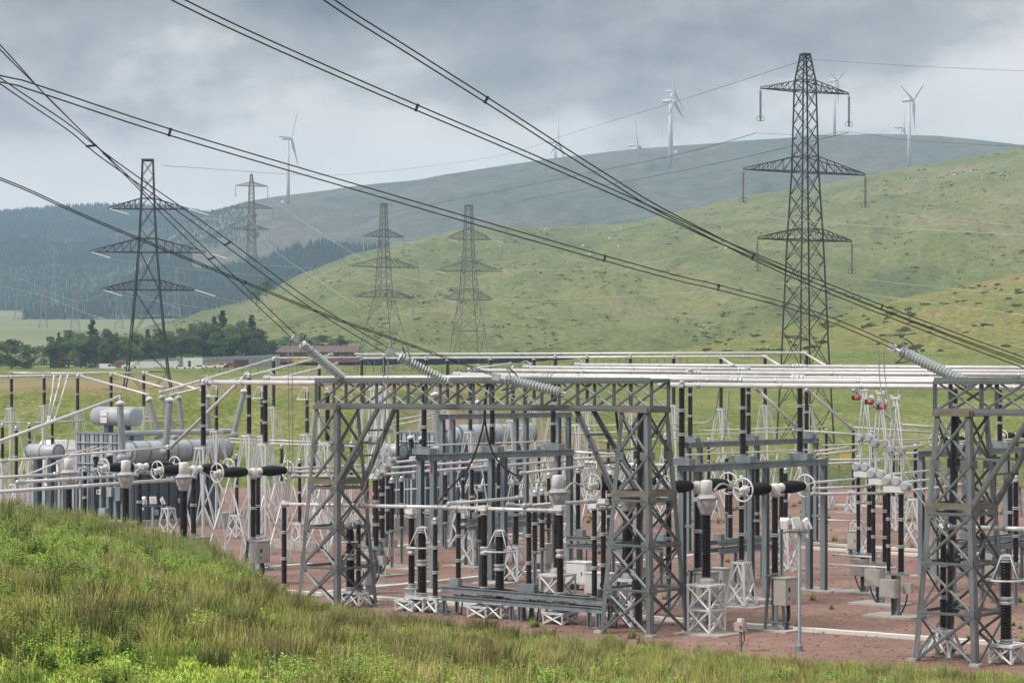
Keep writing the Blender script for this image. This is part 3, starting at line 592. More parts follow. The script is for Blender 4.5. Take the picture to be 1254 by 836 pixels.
TRK = bpy.data.meshes.new('trunk'); TRK.from_pydata([tuple(x) for x in b.v], [], b.f); TRK.materials.append(M['bark'])
def tree(px, yb, Y, hpx, kind, label, wide=1.0):
    c = U(px, yb, Y); h = 1.13 * hpx * Y / F; nm = 'conifer_tree' if kind == 'c' else 'broadleaf_tree'
    t = thing(nm, label, 'tree', c, 'trees around the works yard')
    o = place('trunk', TRK, t); o.scale = (h, h, h)
    o = place('crown', random.choice(CN if kind == 'c' else CR), t); o.scale = (h * wide * 1.15, h * wide * 1.15, h); o.rotation_euler.z = random.uniform(0, 6.28)
TR = [  # px, base row, distance, height px, kind, width, label
 (-6, 460, 560, 40, 'b', 1.2, 'round leafy tree cut by the left edge of the photo'), (14, 459, 580, 40, 'b', 1.3, 'broad leafy tree second from the left edge'), (33, 459, 600, 34, 'b', 1.2, 'leafy tree at the right end of the small clump by the left edge'),
 (62, 456, 640, 40, 'b', 1.1, 'dark leafy tree at the left end of the long tree belt'), (72, 452, 680, 40, 'c', 1.3, 'dark spiky tree just left of the tall conifer'), (84, 455, 650, 46, 'b', 1.2, 'full green tree left of the tall conifer'), (99, 454, 640, 42, 'b', 1.2, 'leafy tree in front of the tall conifer'),
 (113, 452, 700, 54, 'c', 1.7, 'tallest dark conifer standing above the left tree belt'), (117, 455, 640, 41, 'b', 1.2, 'pale green tree just right of the tall conifer'), (131, 455, 660, 47, 'b', 1.1, 'leafy tree with a rounded top left of the dark pylon'), (143, 450, 690, 38, 'c', 1.5, 'pointed dark tree left of the dark pylon'),
 (152, 452, 670, 36, 'b', 1.3, 'low leafy tree behind the orange container'), (166, 451, 690, 40, 'b', 1.3, 'leafy tree framed inside the left pylon legs'), (181, 450, 700, 42, 'c', 1.5, 'pointed tree framed inside the left pylon legs'), (194, 450, 690, 43, 'b', 1.3, 'leafy tree just inside the right leg of the left pylon'),
 (208, 449, 700, 40, 'b', 1.3, 'leafy tree right of the left pylon, above the small white box'), (222, 448, 700, 42, 'b', 1.3, 'broad tree above the big white container'), (236, 447, 720, 46, 'b', 1.2, 'taller leafy tree behind the big white container'), (250, 446, 710, 47, 'b', 1.3, 'thick leafy tree above the orange van'),
 (262, 446, 720, 52, 'c', 1.5, 'dark narrow conifer above the parked white cars'), (273, 447, 740, 60, 'c', 1.5, 'tall conifer with a thin pointed top in the right half of the belt'), (281, 446, 700, 44, 'b', 1.3, 'leafy tree behind the red car'), (296, 446, 710, 48, 'b', 1.3, 'leafy tree above the maroon container'),
 (308, 446, 720, 54, 'c', 1.7, 'dark pointed conifer at the right end of the tall trees'), (316, 446, 700, 40, 'b', 1.3, 'leafy tree below the right end conifer'), (334, 440, 740, 22, 'b', 1.7, 'low bushy tree beside the brick building'), (350, 436, 760, 22, 'b', 1.9, 'low tree behind the left end of the brown roof'),
 (372, 433, 780, 20, 'b', 2.0, 'low wide tree over the brown roof, left of two'), (395, 432, 790, 20, 'b', 2.0, 'low wide tree over the brown roof, right of two'), (418, 430, 800, 17, 'b', 2.0, 'small tree over the right end of the brown roof'),
 (326, 362, 1000, 22, 'b', 1.3, 'round tree on the hill shoulder beside the slim pylon'), (314, 372, 980, 18, 'b', 1.6, 'low bush-like tree below the slim pylon legs'),
]
for px, yb, Y, h, kd, w, lb in TR: tree(px, yb, Y, h, kd, lb, w)
# gorse clumps scattered on the near green hill
def gorse():
    Pv = []
    rid = [(640, 452), (740, 443), (820, 432), (900, 411), (1000, 391), (1100, 367), (1200, 346), (1254, 334)]
    for _ in range(330):
        px = random.uniform(860, 1290); t = random.random(); Y = 470 + 220 * t; cl = fbm(px * 0.012, t * 7, 3)
        if cl < 0.02: continue
        z0 = zy(450, 470); z = z0 + (zy(lerpl(px, rid), 690) - z0) * t ** 0.95; X = (px - 627) * Y / F; q = 2.2 / (690 * 0.08); z += 2.2 * fbm(X * q, Y * q * 0.6, 7, 5) * (0.12 + math.sin(math.pi * t) ** 0.6)
        Pv.append((X, Y, z, random.choice((0.2, 0.3, 0.35, 0.5, 0.8)) * random.uniform(0.7, 1.2)))
    P = []
    for X, Y, z, s in Pv:
        n = 110; d = rng.normal(size=(n, 3)); d /= np.linalg.norm(d, axis=1)[:, None]; d[:, 2] = np.abs(d[:, 2]); rad = rng.random(n)[:, None] ** 0.4
        P.append(np.array([X, Y, z]) + d * rad * np.array([s * random.uniform(1.4, 3.2), s * 1.5, s * 0.7]))
    me = leaf_mesh('gorse', [(0, 0, 0, 0.1, 0.1)], 4, 0.1, 'gorse'); P = np.concatenate(P); n = len(P)
    a = rng.normal(size=(n, 3)); a /= np.linalg.norm(a, axis=1)[:, None]; b2 = np.cross(a, rng.normal(size=(n, 3))); b2 /= np.linalg.norm(b2, axis=1)[:, None]; s = 0.16 + 0.14 * rng.random((n, 1))
    V = np.stack([P - a * s, P - b2 * s, P + a * s, P + b2 * s], 1).reshape(-1, 3)
    me = bpy.data.meshes.new('gorse_bushes'); me.from_pydata(V.tolist(), [], np.arange(4 * n).reshape(-1, 4).tolist()); me.materials.append(M['gorse']); place('gorse_bushes', me, kind='stuff')
gorse()
# scree and rock patch behind the right middle pylon
b = MB()
for _ in range(70):
    px = random.gauss(548, 5.5) + (22 if random.random() < 0.3 else 0); t = random.uniform(0.80, 0.94); Y = 800 + 850 * t; y = 436 + (286 - 436) * 0
    z0 = zy(436, 800); z = z0 + (zy(288, 1650) - z0) * t ** 0.92; X = (px - 627) * Y / F; q = 2.2 / 132; z += 9 * fbm(X * q, Y * q * 0.6, 4, 5) * (0.12 + math.sin(math.pi * t) ** 0.6)
    s = random.uniform(0.6, 1.9); b.ell((X, Y, z + 0.2), s * 1.2, s, s * 0.8, 6, 4)
b.build('hillside_rocks', 'conc', kind='stuff')
b = MB()                       # sheep: scattered white specks high on the green hill
# ================================================================ WORKS YARD on the plateau: vehicles, containers, buildings
def PB(px, py, Y): return U(px, py, Y)
YW = 640
def boxthing(name, label, cat, px0, px1, ytop, ybot, m, Y=YW, depth=2.6, extra=None, g=None):
    c = U((px0 + px1) / 2, ybot, Y); w = (px1 - px0) * Y / F; h = (ybot - ytop) * Y / F; t = thing(name, label, cat, c, g)
    b = MB(); b.box(c + ZZ * (h / 2), w, depth, h); b.build('body', m, t)
    rb = MB(); n = max(3, int(w / 0.5))
    for i in range(n): rb.box(c + Vector((-w / 2 + w * (i + 0.5) / n, -depth / 2 - 0.03, h / 2)), w / n * 0.45, 0.06, h * 0.86)
    rb.build('side_rib', m, t)
    fr = MB(); fr.box(c + ZZ * (h + 0.04), w + 0.1, depth + 0.1, 0.08); fr.build('roof', m, t)
    if extra: extra(t, c, w, h, depth)
    return t
boxthing('container', 'big white box container with a dark doorway, right of the left pylon', 'container', 225, 248.5, 438.2, 451, 'vwhite', extra=lambda t, c, w, h, d: MB().box(c + Vector((-0.9, -d / 2 - 0.06, h * 0.45)), 0.7, 0.1, 1.7).build('door', 'glassd', t))
boxthing('container', 'orange-brown container behind the white van', 'container', 143.5, 154, 444, 452, 'orange', 645)
boxthing('container', 'dark maroon container parked right of the red car', 'container', 287.5, 303.5, 440.8, 448.5, 'maroon', 650)
boxthing('container', 'low white cabin seen inside the right leg of the left pylon', 'cabin', 199, 219, 442, 450.5, 'vwhite', 655)
boxthing('trailer', 'long white box trailer behind the left pylon', 'trailer', 166, 197.5, 442.5, 451.5, 'vwhite', 650, extra=lambda t, c, w, h, d: [MB().tube(c + Vector((x, -d / 2 - 0.1, 0.1)), c + Vector((x, -d / 2 + 0.2, 0.1)), 0.42, n=12).build('wheel', 'tyre', t) for x in (w * 0.3, w * 0.4)])
def vehicle(px, yb, Y, L_, kind, paint, label, flip=1):
    c = U(px, yb, Y); t = thing('parked_' + ('van' if kind == 'van' else 'car'), label, 'van' if kind == 'van' else 'car', c, 'vehicles parked at the works yard')
    if kind == 'van': pr = [(-0.5, .12), (-0.5, .9), (-0.47, 1.0), (0.16, 1.0), (0.30, .62), (0.47, .52), (0.5, .40), (0.5, .12)]; H = L_ * 0.44; Wd = 2.0; win = [(0.17, .9), (0.28, .62), (0.06, .62), (0.06, .9)]
    else: pr = [(-0.5, .2), (-0.5, .58), (-0.40, .66), (-0.27, 1.0), (0.08, 1.0), (0.24, .66), (0.46, .58), (0.5, .42), (0.5, .2)]; H = L_ * 0.33; Wd = 1.75; win = [(-0.34, .68), (-0.24, .95), (0.07, .95), (0.19, .68)]
    n = len(pr); b = MB()
    for y in (-Wd / 2, Wd / 2):
        for x, z in pr: b.v.append(c + Vector((x * L_ * flip, y, z * H)))
    b.f += [list(range(n)), list(range(n, 2 * n))[::-1]] + [[i, n + i, n + (i + 1) % n, (i + 1) % n] for i in range(n)]
    b.build('body', paint, t)
    g = MB(); k = len(win)
    for y in (-Wd / 2 - 0.015, Wd / 2 + 0.015):
        for x, z in win: g.v.append(c + Vector((x * L_ * flip, y, z * H)))
    g.f += [list(range(k)), list(range(k, 2 * k))]; g.build('side_window', 'glassd', t)
    ws = MB(); p0, p1 = (pr[3], pr[4]) if kind == 'van' else (pr[4], pr[5])
    q = [(p0[0] * .9 + p1[0] * .1, p0[1] * .9 + p1[1] * .1), (p0[0] * .1 + p1[0] * .9, p0[1] * .1 + p1[1] * .9)]
    for (x, z), y in ((q[0], -0.8), (q[1], -0.8), (q[1], 0.8), (q[0], 0.8)): ws.v.append(c + Vector(((x + 0.012) * L_ * flip, y, (z + 0.03) * H)))
    ws.f.append([0, 1, 2, 3]); ws.build('windscreen', 'glassd', t)
    for x in (-0.31, 0.31):
        for y in (-Wd / 2 + 0.1, Wd / 2 - 0.1): MB().tube(c + Vector((x * L_, y - 0.12, 0.33)), c + Vector((x * L_, y + 0.12, 0.33)), 0.33, n=12).build('wheel', 'tyre', t)
vehicle(132, 454, 620, 4.4, 'van', 'vwhite', 'white van parked at the left, in front of the long grey wall')
vehicle(160, 452, 615, 4.6, 'van', 'vwhite', 'white van with dark windows behind the left leg of the left pylon', -1)
vehicle(222, 452.5, 620, 3.6, 'car', 'vwhite', 'white car parked left of the big white container'); vehicle(243, 452.5, 615, 3.8, 'car', 'vwhite', 'white car parked in front of the big white container', -1)
vehicle(258, 451, 622, 4.0, 'car', 'vwhite', 'white car left of a pair in front of the orange lorry'); vehicle(270, 450.5, 626, 4.0, 'car', 'vwhite', 'white car right of a pair in front of the orange lorry', -1)
vehicle(284, 450, 626, 3.6, 'car', 'red', 'red car parked beside the maroon container')
vehicle(112, 453.5, 618, 4.0, 'car', 'blued', 'dark car left of the white van', -1)
boxthing('lorry', 'orange lorry body parked behind the two white cars', 'lorry', 252, 275, 443.5, 448.5, 'orange', 650)
boxthing('lorry', 'yellow works lorry beside the brick building', 'lorry', 360, 381, 439.5, 443.5, 'yellow', 640)
# long grey clad wall and brick building with a brown roof
p, q = U(108, 453, 665), U(345, 448.5, 680); t = thing('cladding_wall', 'long grey corrugated wall behind the parked vehicles', 'wall', (p + q) / 2)
n = 60
for i in range(n):
    a = p.lerp(q, i / n); c = p.lerp(q, (i + 0.96) / n); h = 2.6 + 0.9 * (i / n)
    piece('panel', a - ZZ * 0.3 + Vector((0, 0.04 * (i % 2), 0)), a + ZZ * h + Vector((0, 0.04 * (i % 2), 0)), (c - a).length, 'shed', t, False, 0.12)
c = U(392, 441, 690); t = thing('brick_building', 'long low red brick building under a brown tiled roof', 'building', c)
w, d, h = 25.5, 9.0, 2.4
MB().box(c + ZZ * (h / 2 - 0.3), w, d, h + 0.6).build('wall', 'brick', t)
b = MB(); e = 0.5; b.v += [c + Vector(v) for v in ((-w / 2 - e, -d / 2 - e, h), (w / 2 + e, -d / 2 - e, h), (w / 2 + e, d / 2 + e, h), (-w / 2 - e, d / 2 + e, h), (-w / 2 + 1.5, 0, h + 2.0), (w / 2 - 1.5, 0, h + 2.0))]
b.f += [[0, 1, 5, 4], [2, 3, 4, 5], [1, 2, 5], [3, 0, 4], [3, 2, 1, 0]]; b.build('roof', 'roof', t)
for i in range(9): x = -w / 2 + 1.6 + i * 2.75; o = MB().box(c + Vector((x, -d / 2 - 0.02, 1.35)), 1.3, 0.1, 0.9).build('window', 'glassd', t); MB().box(c + Vector((x, -d / 2 - 0.05, 0.84)), 1.5, 0.12, 0.1).build('sill', 'sign', o)
# post and wire fence across the field behind the yard
t = thing('field_fence', 'weathered post and wire fence across the field behind the yard', 'fence', U(520, 452, 470))
for i in range(64):
    px = 250 + i * 9.4; Y = 500 - i * 0.6; x = (px - 627) * Y / F; z = bank_z(x, Y); piece('post', (x, Y, z - 0.2), (x, Y, z + 1.25), 0.13, 'wood', t, False)
b = MB()
for hh in (0.5, 0.8, 1.1): b.poly([Vector(((250 + i * 9.4 - 627) * (500 - i * 0.6) / F, 500 - i * 0.6, bank_z((250 + i * 9.4 - 627) * (500 - i * 0.6) / F, 500 - i * 0.6) + hh)) for i in range(64)], 0.015, 4)
b.build('fence_wire', 'wire', t)
# red and white height warning goal posts on the plateau
t = thing('goal_post', 'thin red height-warning goal post left of the dark car', 'post', U(84, 458, 560))
for px in (74, 95): MB().tube(U(px, 459, 560), U(px, 437, 560), 0.06, n=6).build('post', 'red', t)
MB().tube(U(74, 439, 560), U(95, 439, 560), 0.05, n=6).build('crossbar', 'red', t)
o = MB().tube(U(112, 453, 640), U(112, 424, 640), 0.12, 0.09, 6).build('telegraph_pole', 'wood'); tag(o, 'grey wooden pole standing before the left tree belt', 'pole')
# yard perimeter fence: green-grey welded mesh
def perimeter():
    A = Vector((-6, 238, 0)); pts = [A, Vector((22, 234.5, 0)), Vector((56, 229, 0))]
    t = thing('mesh_fence', 'grey-green mesh security fence along the back of the gravel at the right', 'fence', pts[1])
    for a, b_ in zip(pts, pts[1:]):
        n = int((b_ - a).length / 2.75)
        for i in range(n + 1): p = a.lerp(b_, i / n); piece('post', p, p + ZZ * 2.9, 0.1, 'fence', t, False)
        for i in range(n):
            p = a.lerp(b_, (i + 0.04) / n); q = a.lerp(b_, (i + 0.96) / n); m = MB(); k = 22
            for j in range(k + 1): r = p.lerp(q, j / k); m.bar(r + ZZ * 0.1, r + ZZ * 2.8, 0.028)
            for j in range(10): m.bar(p + ZZ * (0.15 + j * 0.29), q + ZZ * (0.15 + j * 0.29), 0.022)
            m.build('mesh_panel', 'fence', t)
    for px, lbl in ((1035, 0), (983, 1)):
        c = U(px, 560 if not lbl else 575, 231.5); MB().box(c, 1.0, 0.05, 0.75).build('warning_sign', 'yellow', t)
perimeter()
# ================================================================ SUBSTATION YARD
def along(px0, Y0, px1, d):                    # distance Y where the line from (px0,Y0) in ground direction d crosses column px1
    s0, s1 = (px0 - 627) / F, (px1 - 627) / F; return Y0 + d.y * ((s1 - s0) * Y0) / (d.x - s1 * d.y)
def braced(t, c, z0, z1, w0, w1, n, m, lw, bw, yaw=YAW, Ls=False, top=True, horiz=(), name='leg', legs=True):
    hs = []
    for i in range(n + 1): hs.append(1 - (1 - i / n) ** 1.0)
    cs = [corners(c, (w0 + (w1 - w0) * h) / 2, z0 + (z1 - z0) * h, yaw) for h in hs]
    for q in range(4 if legs else 0): piece(name, cs[0][q], cs[-1][q], lw, m, t, Ls, roll=q * math.pi / 2)
    for i, (a, b) in enumerate(zip(cs, cs[1:])):
        for q in range(4):
            r = (q + 1) % 4; piece('brace', a[q], b[r], bw, m, t, Ls); piece('brace', a[r], b[q], bw, m, t, Ls, roll=0.6)
        if i in horiz:
            for q in range(4): piece('strut', a[q], a[(q + 1) % 4], bw * 1.15, m, t, Ls)
    return cs
def column(t, p, q, r, units=2, m='porc', fl=0.16, pitch=0.085, n=10):
    """stack of porcelain units between p (bottom) and q (top) with metal flanges"""
    p = Vector(p); q = Vector(q); d = (q - p) / units; e = d.normalized() * fl * 0.5
    if 'flange' not in UNIT:
        f = MB(); f.lathe((0, 0, 0), (0, 0, 1), [(1.15, 0), (1.55, 0.12), (1.55, 0.3), (1.1, 0.5), (1.55, 0.7), (1.55, 0.88), (1.15, 1)], 12)
        me = bpy.data.meshes.new('flange'); me.from_pydata([tuple(x) for x in f.v], [], f.f); me.materials.append(M['alud']); UNIT['flange'] = me
    for i in range(units + 1):
        c = p + d * i; a, b_ = c - e, c + e
        if i == 0: a = c
        if i == units: b_ = c
        o = place('flange', UNIT['flange'], t); o.matrix_local = Matrix.Translation(a - parent_loc(t)) @ d.to_track_quat('Z', 'Y').to_matrix().to_4x4() @ Matrix.Diagonal((r, r, (b_ - a).length, 1))
    for i in range(units):
        MB().ins(p + d * i + e * (1 if i else 0.9), p + d * (i + 1) - e * 0.95, r * (1.05 - 0.05 * i), pitch, n).build('insulator', m, t)
def lattice_stand(t, c, z0, z1, w0, w1, n, m, lw, bw):
    if n == 1: return braced(t, c, z0, z1, w0, w1, 1, m, lw, bw)
    hs = (0, 0.52, 1.0); cs = [corners(c, (w0 + (w1 - w0) * h) / 2, z0 + (z1 - z0) * h, YAW) for h in hs]
    for q in range(4):
        r = (q + 1) % 4; piece('leg', cs[0][q], cs[2][q], lw, m, t, False)
        piece('brace', cs[0][q], cs[1][r], bw, m, t, False); piece('brace', cs[0][r], cs[1][q], bw, m, t, False)
        mid = (cs[2][q] + cs[2][r]) / 2
        if q in (0, 1): piece('brace', cs[1][q], mid, bw, m, t, False); piece('brace', cs[1][r], mid, bw, m, t, False)
def post(px, Y, yt, yb, label, group, units=2, r=0.115, stand='lattice', ws=None, clamp=True, gmat='white', pitch=None, ringtop=None):
    c = U(px, HZ, Y); c.z = 0; zt, zb = zy(yt, Y), zy(yb, Y); t = thing('post_insulator', label, 'insulator', c, group); far_ = Y > 150
    column(t, (c.x, c.y, zb), (c.x, c.y, zt), r, units, pitch=pitch or (0.16 if far_ else 0.09), n=8 if far_ else 10)
    if stand == 'lattice':
        w1 = 0.62; w0 = ws or (w1 + 0.22 * zb); n = 1 if zb < 1.3 else 2
        z1 = zb - 0.12
        lattice_stand(t, c, 0.06, z1, w0, w1, n, gmat, 0.095 if far_ else 0.105, 0.065 if far_ else 0.075)
        MB().box((c.x, c.y, zb - 0.07), w1 + 0.1, w1 + 0.1, 0.1, YAW).build('top_plate', gmat, t)
        for k in corners(c, w0 / 2, 0.0, YAW): piece('foot_plate', k, k + ZZ * 0.1, 0.28, 'portal', t, False)
    elif stand == 'pedestal':
        b = MB(); b.box((c.x, c.y, zb / 2), 0.22, 0.05, zb, YAW); b.box((c.x, c.y, zb / 2) , 0.05, 0.22, zb - 0.02, YAW); b.box((c.x, c.y, zb - 0.04), 0.4, 0.4, 0.07, YAW); b.build('pedestal', 'portal', t)
    if clamp:
        b = MB(); b.box((c.x, c.y, zt + 0.05), 0.3, 0.22, 0.1, YAW); b.lathe((c.x, c.y, zt + 0.08), (c.x, c.y, zt + 0.26), [(0.1, 0), (0.14, 0.5), (0.09, 1)], 8); b.build('clamp', 'alud', t)
    if ringtop:
        s = ringtop; b = MB(); p0 = corners((c.x, c.y, 0), s, zt - 0.55, YAW)
        p1 = corners((c.x, c.y, 0), s * 0.45, zt + 0.25, YAW)
        for q in range(4): b.bar(p0[q], p0[(q + 1) % 4], 0.09); b.bar(p0[q], p1[q], 0.06); b.bar(p1[q], p1[(q + 1) % 4], 0.06)
        b.build('corona_frame', 'white', t)
    return t
# ---------------------------------------------------------------- lattice gantries
def gantry(cols, label, knees, tlabel):
    """cols: tower centres (px, Y)"""
    P = []
    for px, Y in cols: v = U(px, HZ, Y); v.z = 0; P.append(v)
    t = thing('steel_gantry', label, 'gantry', P[0])
    B0, B1 = 9.78, 11.0
    for P_, kn in zip(P, knees):
        cs = braced(t, P_, 0.0, B0 - 0.12, 2.75, 1.5, 5, 'galv', 0.05, 0.105, Ls=True, horiz=(1, 2, 3), legs=False)
        for q in range(4):
            a, e = cs[0][q], cs[-1][q]; d1 = (cs[0][(q + 1) % 4] - a).normalized(); d2 = (cs[0][(q + 3) % 4] - a).normalized(); m = MB(); w, th = 0.21, 0.03; o1 = -d2 * 0.012; o2 = -d1 * 0.012
            for dd, oo, nn in ((d1, o1 - d2 * 0.0, d2), (d2, o2, d1)):
                m.hexa([a - nn * th, a + dd * w - nn * th, a + dd * w, a, e - nn * th, e + dd * w - nn * th, e + dd * w, e])
            m.build('leg', 'galv', t)
        for lv, c4 in enumerate(cs):
            for q in range(4):
                a = c4[q]; d1 = (c4[(q + 1) % 4] - a).normalized(); d2 = (c4[(q + 3) % 4] - a).normalized(); yw = math.atan2(d1.y, d1.x)
                if 0 < lv < len(cs) - 1:
                    MB().box(a + d1 * 0.22 - d2 * 0.04, 0.42, 0.02, 0.36, yw).build('gusset_plate', 'galv', t); MB().box(a + d2 * 0.22 - d1 * 0.04, 0.02, 0.42, 0.36, yw).build('gusset_plate', 'galv', t)
        h = 6.1; cs = corners(P_, (2.75 + (1.5 - 2.75) * h / 9.7) / 2 + 0.03, h, YAW); b = MB()
        for q in range(4): piece('plate_girder', cs[q], cs[(q + 1) % 4], 0.07, 'rust', t, False, 0.26)
        for k in corners(P_, 1.375, 0.06, YAW): MB().box(k, 0.42, 0.42, 0.12, YAW).build('foot_plate', 'conc', t)
        cap = corners(P_, 0.80, B0 - 0.06, YAW)
        for q in range(4): piece('cap_girder', cap[q], cap[(q + 1) % 4], 0.16, 'rust', t, False, 0.22)
        for s_ in kn:
            for off in (-0.7, 0.7):
                a = P_ + uu * (s_ * 0.98) + vv * off * 1.35 + ZZ * 6.15; e = P_ + uu * (s_ * 3.3) + vv * off * 0.85 + ZZ * (B0 - 0.1)
                piece('knee_brace', a, e, 0.18, 'galv', t, True)
                b1 = P_ + uu * (s_ * 0.85) + vv * off + ZZ * 8.0; piece('brace', a.lerp(e, 0.5), b1, 0.09, 'galv', t, True)
            for f_ in (0.35, 0.7):
                p_ = P_ + uu * (s_ * (0.98 + 2.32 * f_)) + ZZ * (6.15 + (B0 - 6.25) * f_); piece('strut', p_ - vv * 0.75, p_ + vv * 0.75, 0.09, 'galv', t, True)
    a, e = P[0] - uu * 0.85, P[-1] + uu * 0.85; Lb = (e - a).length; n = int(round(Lb / 1.95)); hw = 0.62
    for z in (B0, B1):
        for s_ in (-1, 1): piece('chord', a + vv * (hw * s_) + ZZ * (z + 0.0), e + vv * (hw * s_) + ZZ * z, 0.20, 'galv', t, True, 0.27, roll=(math.pi / 2 if s_ > 0 else 0))
    for i in range(n + 1):
        p_ = a.lerp(e, i / n)
        for s_ in (-1, 1): piece('post', p_ + vv * (hw * s_) + ZZ * B0, p_ + vv * (hw * s_) + ZZ * B1, 0.15, 'galv', t, True)
        for z in (B0, B1): piece('cross_bar', p_ - vv * hw + ZZ * z, p_ + vv * hw + ZZ * z, 0.10, 'galv', t, True)
        if i < n:
            q_ = a.lerp(e, (i + 1) / n)
            for s_ in (-1, 1):
                piece('brace', p_ + vv * (hw * s_ * 1.04) + ZZ * B0, q_ + vv * (hw * s_ * 1.04) + ZZ * B1, 0.085, 'galv', t, True)
                piece('brace', p_ + vv * (hw * s_ * 0.96) + ZZ * B1, q_ + vv * (hw * s_ * 0.96) + ZZ * B0, 0.085, 'galv', t, True, roll=1.0)
            for z in (B0 + 0.08, B1 - 0.06): piece('brace', p_ - vv * hw + ZZ * z, q_ + vv * hw + ZZ * z, 0.08, 'galv', t, True)
    return t, P
RT = U(1178, HZ, 90); RT.z = 0; RT2 = RT + uu * 18.7
gantry([(413, 112), (789, 100)], 'grey lattice steel gantry, two legs and a long beam, across the middle of the yard', [(1,), (-1,)], 0)
gantry([(1178, 90), (627 + F * RT2.x / RT2.y, RT2.y)], 'grey lattice steel gantry at the right edge with only its left leg in view', [(1,), (-1,)], 0)
# ---------------------------------------------------------------- glass tension insulators on the gantries
def tension(p0, p1, label):
    a, b = U(*p0), U(*p1); t = thing('insulator_string', label, 'insulator', b, 'glass insulator strings on the gantries'); d = b - a; Ln = d.length; u_ = d.normalized(); n = int(Ln / 0.175)
    key = 'disc'
    if key not in UNIT:
        m_ = MB(); m_.lathe((0, 0, 0), (0, 0, 0.165), [(0.07, 0), (0.12, 0.05), (0.225, 0.28), (0.235, 0.40), (0.20, 0.52), (0.13, 0.6), (0.09, 0.8), (0.07, 1)], 14)
        me = bpy.data.meshes.new('disc'); me.from_pydata([tuple(x) for x in m_.v], [], m_.f); me.materials.append(M['glass']); me.polygons.foreach_set('use_smooth', [True] * len(me.polygons)); UNIT[key] = me
    rot = u_.to_track_quat('Z', 'Y').to_matrix().to_4x4()
    for i in range(n):
        o = place('disc', UNIT[key], t); o.matrix_local = Matrix.Translation(a - parent_loc(t) + u_ * (0.35 + (Ln - 0.55) * i / n)) @ rot @ Matrix.Diagonal((1, 1, 1.05, 1))
    MB().tube(a, a + u_ * 0.4, 0.05).tube(b - u_ * 0.25, b + u_ * 0.1, 0.06).bar(a - u_ * 0.25, a + u_ * 0.1, 0.12, 0.3).build('end_fitting', 'alud', t)
    side = u_.cross(ZZ).normalized(); up = side.cross(u_).normalized(); c = a + u_ * 0.55; b_ = MB()
    ring = [c + (side * math.cos(x) + up * math.sin(x)) * 0.52 + u_ * (0.24 * math.cos(2 * x)) for x in [2 * math.pi * i / 28 for i in range(29)]]
    b_.poly(ring, 0.034, 6); b_.bar(c - side * 0.52, c + side * 0.52, 0.035); b_.build('grading_ring', 'galv', t)
tension((363, 415.5, 109.5), (424, 466.5, 111.2), 'glass insulator string falling steeply at the left end of the middle gantry beam')
tension((480, 432, 105.2), (553, 470.5, 105.9), 'glass insulator string second from the left, above the middle of the yard')
tension((610, 462, 102.6), (691, 481, 101.6), 'nearly level glass insulator string on the middle gantry beam')
tension((1095, 426, 92), (1196, 474, 89.6), 'glass insulator string at the right, falling to the right gantry')
# ---------------------------------------------------------------- busbars
BG = 'aluminium busbar tubes'
def bus(pts, r, label, nodes=(), m='alu', clamps=0, r2=None):
    Q = [U(*p) for p in pts]; t = thing('busbar', label, 'busbar', Q[0], BG)
    b = MB()
    for a, c in zip(Q, Q[1:]): b.tube(a, c, r, n=10)
    b.build('tube', m, t, True)
    d = (Q[-1] - Q[0]).normalized()
    for a in (Q[0], Q[-1]): MB().lathe(a - d * 0.3, a + d * 0.3, [(r * 0.7, 0), (r * 1.5, 0.1), (r * 1.5, 0.35), (r * 1.15, 0.5), (r * 1.5, 0.65), (r * 1.5, 0.9), (r * 0.7, 1)], 9).build('clamp', 'alud', t)
    for a in Q[1:-1]: MB().ell(a, r * 1.7, r * 1.7, r * 1.7, 8, 5).build('clamp', 'alud', t)
    for k in range(clamps):
        c = Q[0].lerp(Q[-1], (k + 0.5) / clamps + 0.03 * math.sin(k * 7.1)); MB().lathe(c - d * 0.07, c + d * 0.07, [(r * 1.22, 0), (r * 1.3, 0.5), (r * 1.22, 1)], 9).build('clamp', 'alud', t)
    return t
def ul(px0, y0, Y0, px1, y1): return [(px0, y0, Y0), (px1, y1, along(px0, Y0, px1, uu))]
def vl(px0, y0, Y0, px1, y1): return [(px0, y0, Y0), (px1, y1, along(px0, Y0, px1, vv))]
bus(ul(813, 471, 111.6, 1300, 474.5), 0.125, 'nearest and lowest of the thick white busbars at the right, ending above the middle gantry', clamps=5)
Y_ = along(903, 114.5, 905, uu)
bus(ul(905, 465.8, Y_, 1300, 468), 0.125, 'second lowest thick white busbar at the right edge side', clamps=4); bus(ul(672, 461.5, along(905, Y_, 672, uu), 900, 465.3), 0.125, 'white busbar just above the right half of the gantry beam', clamps=3)
bus(ul(328, 463, along(905, Y_, 328, uu), 668, 461.3), 0.125, 'white busbar behind the left gantry beam, upper of the two left ones', clamps=3)
bus(ul(253, 468, along(813, 111.6, 253, uu), 540, 469), 0.145, 'lowest long white busbar at the left, running behind the gantry top', clamps=3)
bus(ul(980, 462.6, 118.6, 1300, 465), 0.12, 'third lowest white busbar at the right edge', clamps=3); bus(ul(560, 458.5, along(980, 118.6, 560, uu), 975, 462.3), 0.12, 'third lowest white busbar over the middle portal frames', clamps=4)
bus(ul(585, 453, along(847, 150, 585, uu), 845, 455.5), 0.125, 'white busbar over the gantry with a sloping strut at its left end', clamps=3); bus(ul(855, 456, 149.5, 1300, 459), 0.125, 'fourth lowest white busbar at the right edge', clamps=4)
bus(ul(645, 449.5, along(915, 156, 645, uu), 908, 452), 0.125, 'white busbar over the gantry, second from the top of the thick ones', clamps=3); bus(ul(915, 452.3, 156, 1300, 455), 0.125, 'fifth lowest white busbar at the right edge', clamps=4)
